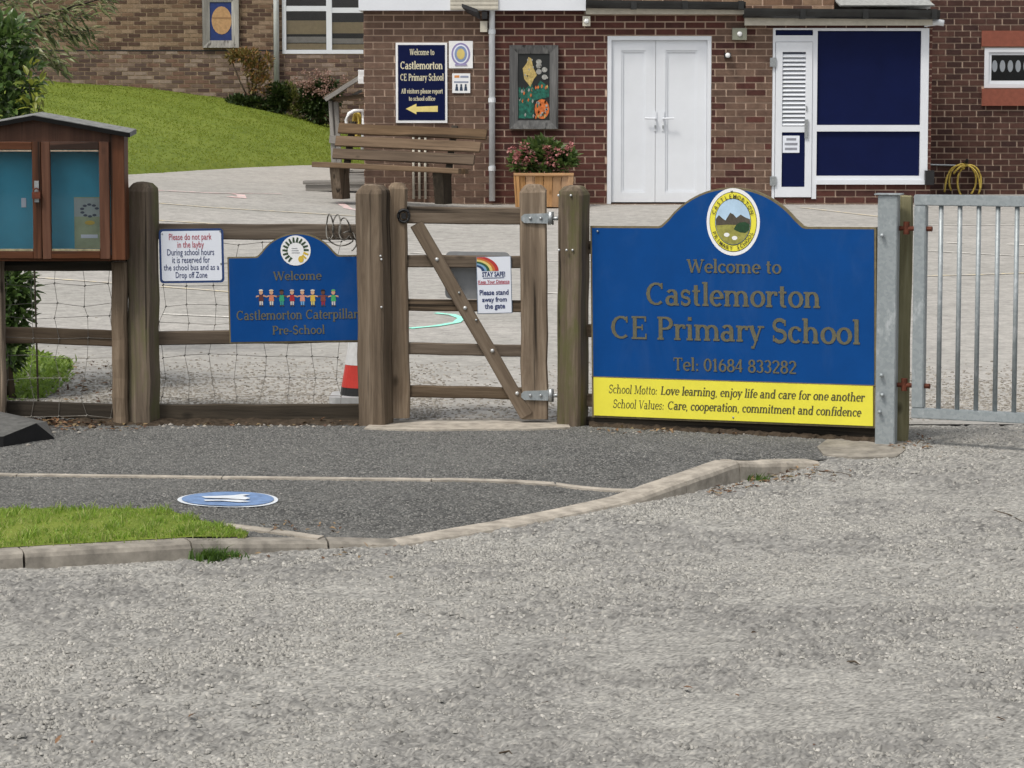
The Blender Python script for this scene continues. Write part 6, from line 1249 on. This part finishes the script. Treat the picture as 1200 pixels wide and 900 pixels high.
for lm, n_ in ((limbs[0][3:], 420), (limbs[1], 330), (limbs[2], 230), (limbs[4], 200), (limbs[3], 120)):
    for _ in range(n_):
        t = rnd.random() * (len(lm) - 1); i = min(int(t), len(lm) - 2); p = lm[i].lerp(lm[i + 1], t - i) + Vector((rnd.gauss(0, .035), rnd.gauss(0, .05), rnd.gauss(-.02, .045))); d = (lm[i + 1] - lm[i]).normalized() * .8 + Vector((0, 0, -.35)) + rdir() * .6
        leaf(mb, p, d, Vector((0, -.4, 1)) + rdir() * .4, rnd.uniform(.06, .11), rnd.uniform(.014, .024), 0, .15)
mb.build('crown', WIL, tr, recalc=False)
# weeds behind the lowest rail
mb = MB(); WB = hit(40, 445, gz)
for _ in range(900):
    px = rnd.uniform(-30, 80); py = rnd.uniform(410 + max(0, px - 30) * .3, 470 - max(0, px - 45) * .6); 
    if px > 58 and py > 440 and rnd.random() < .75: continue
    q = hit(px, py, gz)
    for _ in range(3): leaf(mb, q + Vector((rnd.gauss(0, .02), rnd.gauss(0, .02), .0)), Vector((rnd.gauss(0, .9), rnd.gauss(0, .9), .8)), Vector((0, 0, 1)) + rdir() * .5, rnd.uniform(.03, .065), rnd.uniform(.016, .03), 0)
tag(mb.build('weed_patch', leafmat('weed_green', [(.07, .13, .02), (.14, .23, .03), (.2, .29, .05), (.1, .17, .02)], .45, .35), recalc=False), 'bright green low weeds behind the fence rails at left', 'weeds', kind='stuff')
# shrubs at the foot of the far wing
def fb_(px, py, Y=WINGY - .9): return P(px, py, Y)
RUSS = leafmat('russet_leaf', [(.24, .1, .04), (.3, .16, .05), (.14, .12, .04), (.22, .18, .06)], .6, .3); DGR = leafmat('dark_shrub_leaf', [(.015, .03, .008), (.03, .05, .012), (.05, .08, .02)], .45, .15); PNK = leafmat('faded_flower_head', [(.3, .17, .15), (.36, .24, .2), (.22, .13, .1)], .7, .2); OLV = leafmat('olive_leaf', [(.1, .12, .03), (.17, .18, .05), (.07, .09, .02)], .5, .25)
b0 = fb_(297, 128); shrub('russet_shrub', 'russet and orange upright shrub against the far tan wing', b0, [[b0, fb_(290 + d * 9, 95), fb_(285 + d * 17, 62)] for d in (-1, 0, .6, 1.2)], [(fb_(288, 66), (.26, .2, .12), 200), (fb_(300, 82), (.22, .2, .2), 200), (fb_(305, 100), (.2, .2, .2), 120), (fb_(272, 66), (.12, .1, .08), 60), (fb_(313, 72), (.1, .1, .12), 50)], .09, .04, RUSS, dense=1.6)
b0 = fb_(290, 128); shrub('low_evergreen', 'low dark evergreen shrub in front of the russet shrub', b0, [[b0, fb_(290, 118)]], [(fb_(280, 119), (.22, .2, .1), 200), (fb_(297, 122), (.25, .2, .13), 260)], .08, .036, DGR, dense=2.2)
b0 = fb_(328, 138); shrub('rounded_shrub', 'rounded dark green shrub below the white downpipe', b0, [[b0, fb_(328, 120)]], [(fb_(328, 113), (.22, .2, .24), 420), (fb_(323, 125), (.24, .2, .15), 240)], .08, .038, DGR, dense=2.2)
b0 = fb_(345, 140); shrub('olive_shrub', 'olive green upright shrub between two dark rounded shrubs', b0, [[b0, fb_(345, 118)]], [(fb_(344, 118), (.13, .15, .24), 220), (fb_(339, 104), (.12, .1, .12), 60), (fb_(350, 128), (.1, .1, .14), 90)], .07, .03, OLV, dense=2.)
b0 = fb_(372, 148); hy = shrub('hydrangea', 'broad dark hydrangea with faded pinkish flower heads near the window', b0, [[b0, fb_(372, 120)], [b0, fb_(390, 115)]], [(fb_(366, 116), (.25, .22, .3), 460), (fb_(384, 112), (.26, .22, .3), 420), (fb_(372, 132), (.34, .22, .2), 300)], .085, .046, DGR, dense=2.)
mb = MB()
for _ in range(70): q = fb_(rnd.gauss(374, 13), rnd.uniform(84, 112), WINGY - 1.1 - rnd.random() * .1); clump(mb, q, (.05, .04, .04), 9, .04, .035, .1)
mb.build('flower_heads', PNK, hy, recalc=False)['kind'] = 'stuff'
# flowers in the planter
PLF = leafmat('planter_leaf', [(.03, .06, .015), (.07, .12, .03), (.1, .15, .04), (.05, .09, .02)], .45, .25); PKF = leafmat('pink_flower', [(.42, .16, .16), (.5, .23, .22), (.34, .12, .12), (.48, .28, .24)], .6, .25)
fbz = Vector((cxp, PYY, z1 - .03)); fl = empty('flowering_plant', fbz, 'pink flowering plants filling the timber planter', 'plant'); mb = MB()
for px, py, r, n_ in ((637, 190, .16, 170), (612, 193, .14, 110), (660, 192, .14, 120), (625, 178, .12, 90), (650, 178, .12, 80), (668, 186, .08, 40), (637, 172, .1, 40)): clump(mb, P(px, py, PYY - .05), (r, r * .8, r * .8), n_, .1, .055, .5)
mb.build('foliage', PLF, fl, recalc=False); mb = MB()
for _ in range(17): px, py = rnd.uniform(599, 672), rnd.uniform(164, 192); clump(mb, P(px, py + abs(px - 637) * .12, PYY - .17 + rnd.uniform(-.03, .03)), (.045, .03, .035), 16, .034, .034, .2)
mb.build('blossom', PKF, fl, recalc=False)['kind'] = 'stuff'; mb = MB()
for k in range(7): mb.tube([fbz + Vector((rnd.uniform(-.2, .2), 0, -.02)), P(rnd.uniform(606, 668), rnd.uniform(172, 185), PYY - .05)], .006, 5)
mb.build('stem', OLV, fl)

# ------------------------------------------------------------------ litter: fallen leaves, pebbles, twigs
DRY = leafmat('dry_leaf', [(.13, .06, .03), (.22, .12, .06), (.08, .045, .03), (.3, .2, .11), (.16, .13, .06)], .7, .1)
mb = MB()
def scatter(n_, fpx, f, size, h=.006):
    for _ in range(n_):
        px, py = fpx(); q = hit(px, py, f); leaf(mb, Vector((q.x, q.y, f(q.x, q.y) + h + rnd.random() * .01)), Vector((rnd.gauss(0, 1), rnd.gauss(0, 1), rnd.gauss(0, .22))), Vector((0, 0, 1)) + rdir() * .35, size * rnd.uniform(.6, 1.3), size * rnd.uniform(.3, .6), 0, rnd.uniform(0, .4))
scatter(150, lambda: (rnd.gauss(60, 28), rnd.gauss(494, 4)), lambda x, y: max(0, gz(x, y)) + .004, .045); scatter(70, lambda: (rnd.uniform(60, 180), rnd.uniform(496, 506)), fz, .04); scatter(90, lambda: (rnd.uniform(180, 430), rnd.gauss(497, 1.8)), fz, .035)
scatter(70, lambda: (rnd.uniform(690, 950), rnd.gauss(506, 2)), fz, .035); scatter(90, lambda: (lambda u: (830 + 130 * u, 577 - 24 * u + rnd.gauss(0, 3)))(rnd.random()), zr, .032); scatter(30, lambda: (rnd.uniform(880, 1000), rnd.uniform(548, 566)), zr, .03)
scatter(26, lambda: (rnd.uniform(240, 470), rnd.uniform(642, 656)), zr, .028); scatter(26, lambda: (rnd.uniform(300, 420), rnd.uniform(612, 626)), fz, .03); scatter(14, lambda: (rnd.uniform(0, 1200), rnd.uniform(640, 890)), zr, .03); scatter(40, lambda: (rnd.uniform(1040, 1090), rnd.uniform(508, 528)), zr, .03)
scatter(60, lambda: (rnd.uniform(60, 130), rnd.uniform(425, 480)), gz, .04, .01)
tag(mb.build('fallen_leaves', DRY, recalc=False), 'dry brown fallen leaves along the fence foot and kerb', 'leaves', kind='stuff')
mb = MB()
def pebble(q, s):
    vs = []; 
    for d in ((1, 0, 0), (-1, 0, 0), (0, 1, 0), (0, -1, 0), (0, 0, .7), (0, 0, -.3)): vs.append(q + Vector(d) * s * rnd.uniform(.7, 1.2))
    mb.add(vs, [(0, 2, 4), (2, 1, 4), (1, 3, 4), (3, 0, 4), (2, 0, 5), (1, 2, 5), (3, 1, 5), (0, 3, 5)])
for n_, fx, f, s in ((60, lambda: (rnd.uniform(180, 430), rnd.gauss(499, 1.5)), fz, .010), (30, lambda: (rnd.uniform(690, 960), rnd.gauss(507, 2)), fz, .008), (120, lambda: (rnd.uniform(0, 1200), rnd.uniform(600, 890)), zr, .006), (60, lambda: (rnd.uniform(60, 950), rnd.uniform(506, 560)), fz, .005), (60, lambda: (rnd.uniform(1045, 1200), rnd.uniform(498, 540)), zr, .008), (25, lambda: (rnd.uniform(190, 400), rnd.uniform(410, 475)), gz, .01)):
    for _ in range(n_): q = hit(*fx(), f); q.z = max(f(q.x, q.y), q.z) + .002; pebble(q, s * rnd.uniform(.5, 1.5))
for q in (hit(63, 508, fz), hit(33, 523, fz), hit(93, 508, fz)): pebble(q + Vector((0, 0, .006)), .016)
tag(mb.build('pebbles', plain('pebble_grey', (.30, .28, .25), .9, var=.4, scale=3, world=True), recalc=True), 'small pale pebbles and grit scattered on road and footway', 'pebbles', kind='stuff')
mb = MB()
for (a_, b_) in (((1165, 599), (1198, 612)), ((960, 553), (1005, 559)), ((990, 777), (1008, 780)), ((585, 884), (600, 885))):
    A, B = hit(*a_, zr), hit(*b_, zr); m_ = (A + B) / 2 + Vector((.01, .02, .006)); mb.tube([A + Vector((0, 0, .004)), m_, B + Vector((0, 0, .003))], [.003, .0035, .0015], 5)
tag(mb.build('twigs', BARK), 'a few thin dark twigs lying on the pale road', 'twigs', kind='stuff')
for o in bpy.data.objects:
    if '_rot' in o: del o['_rot']
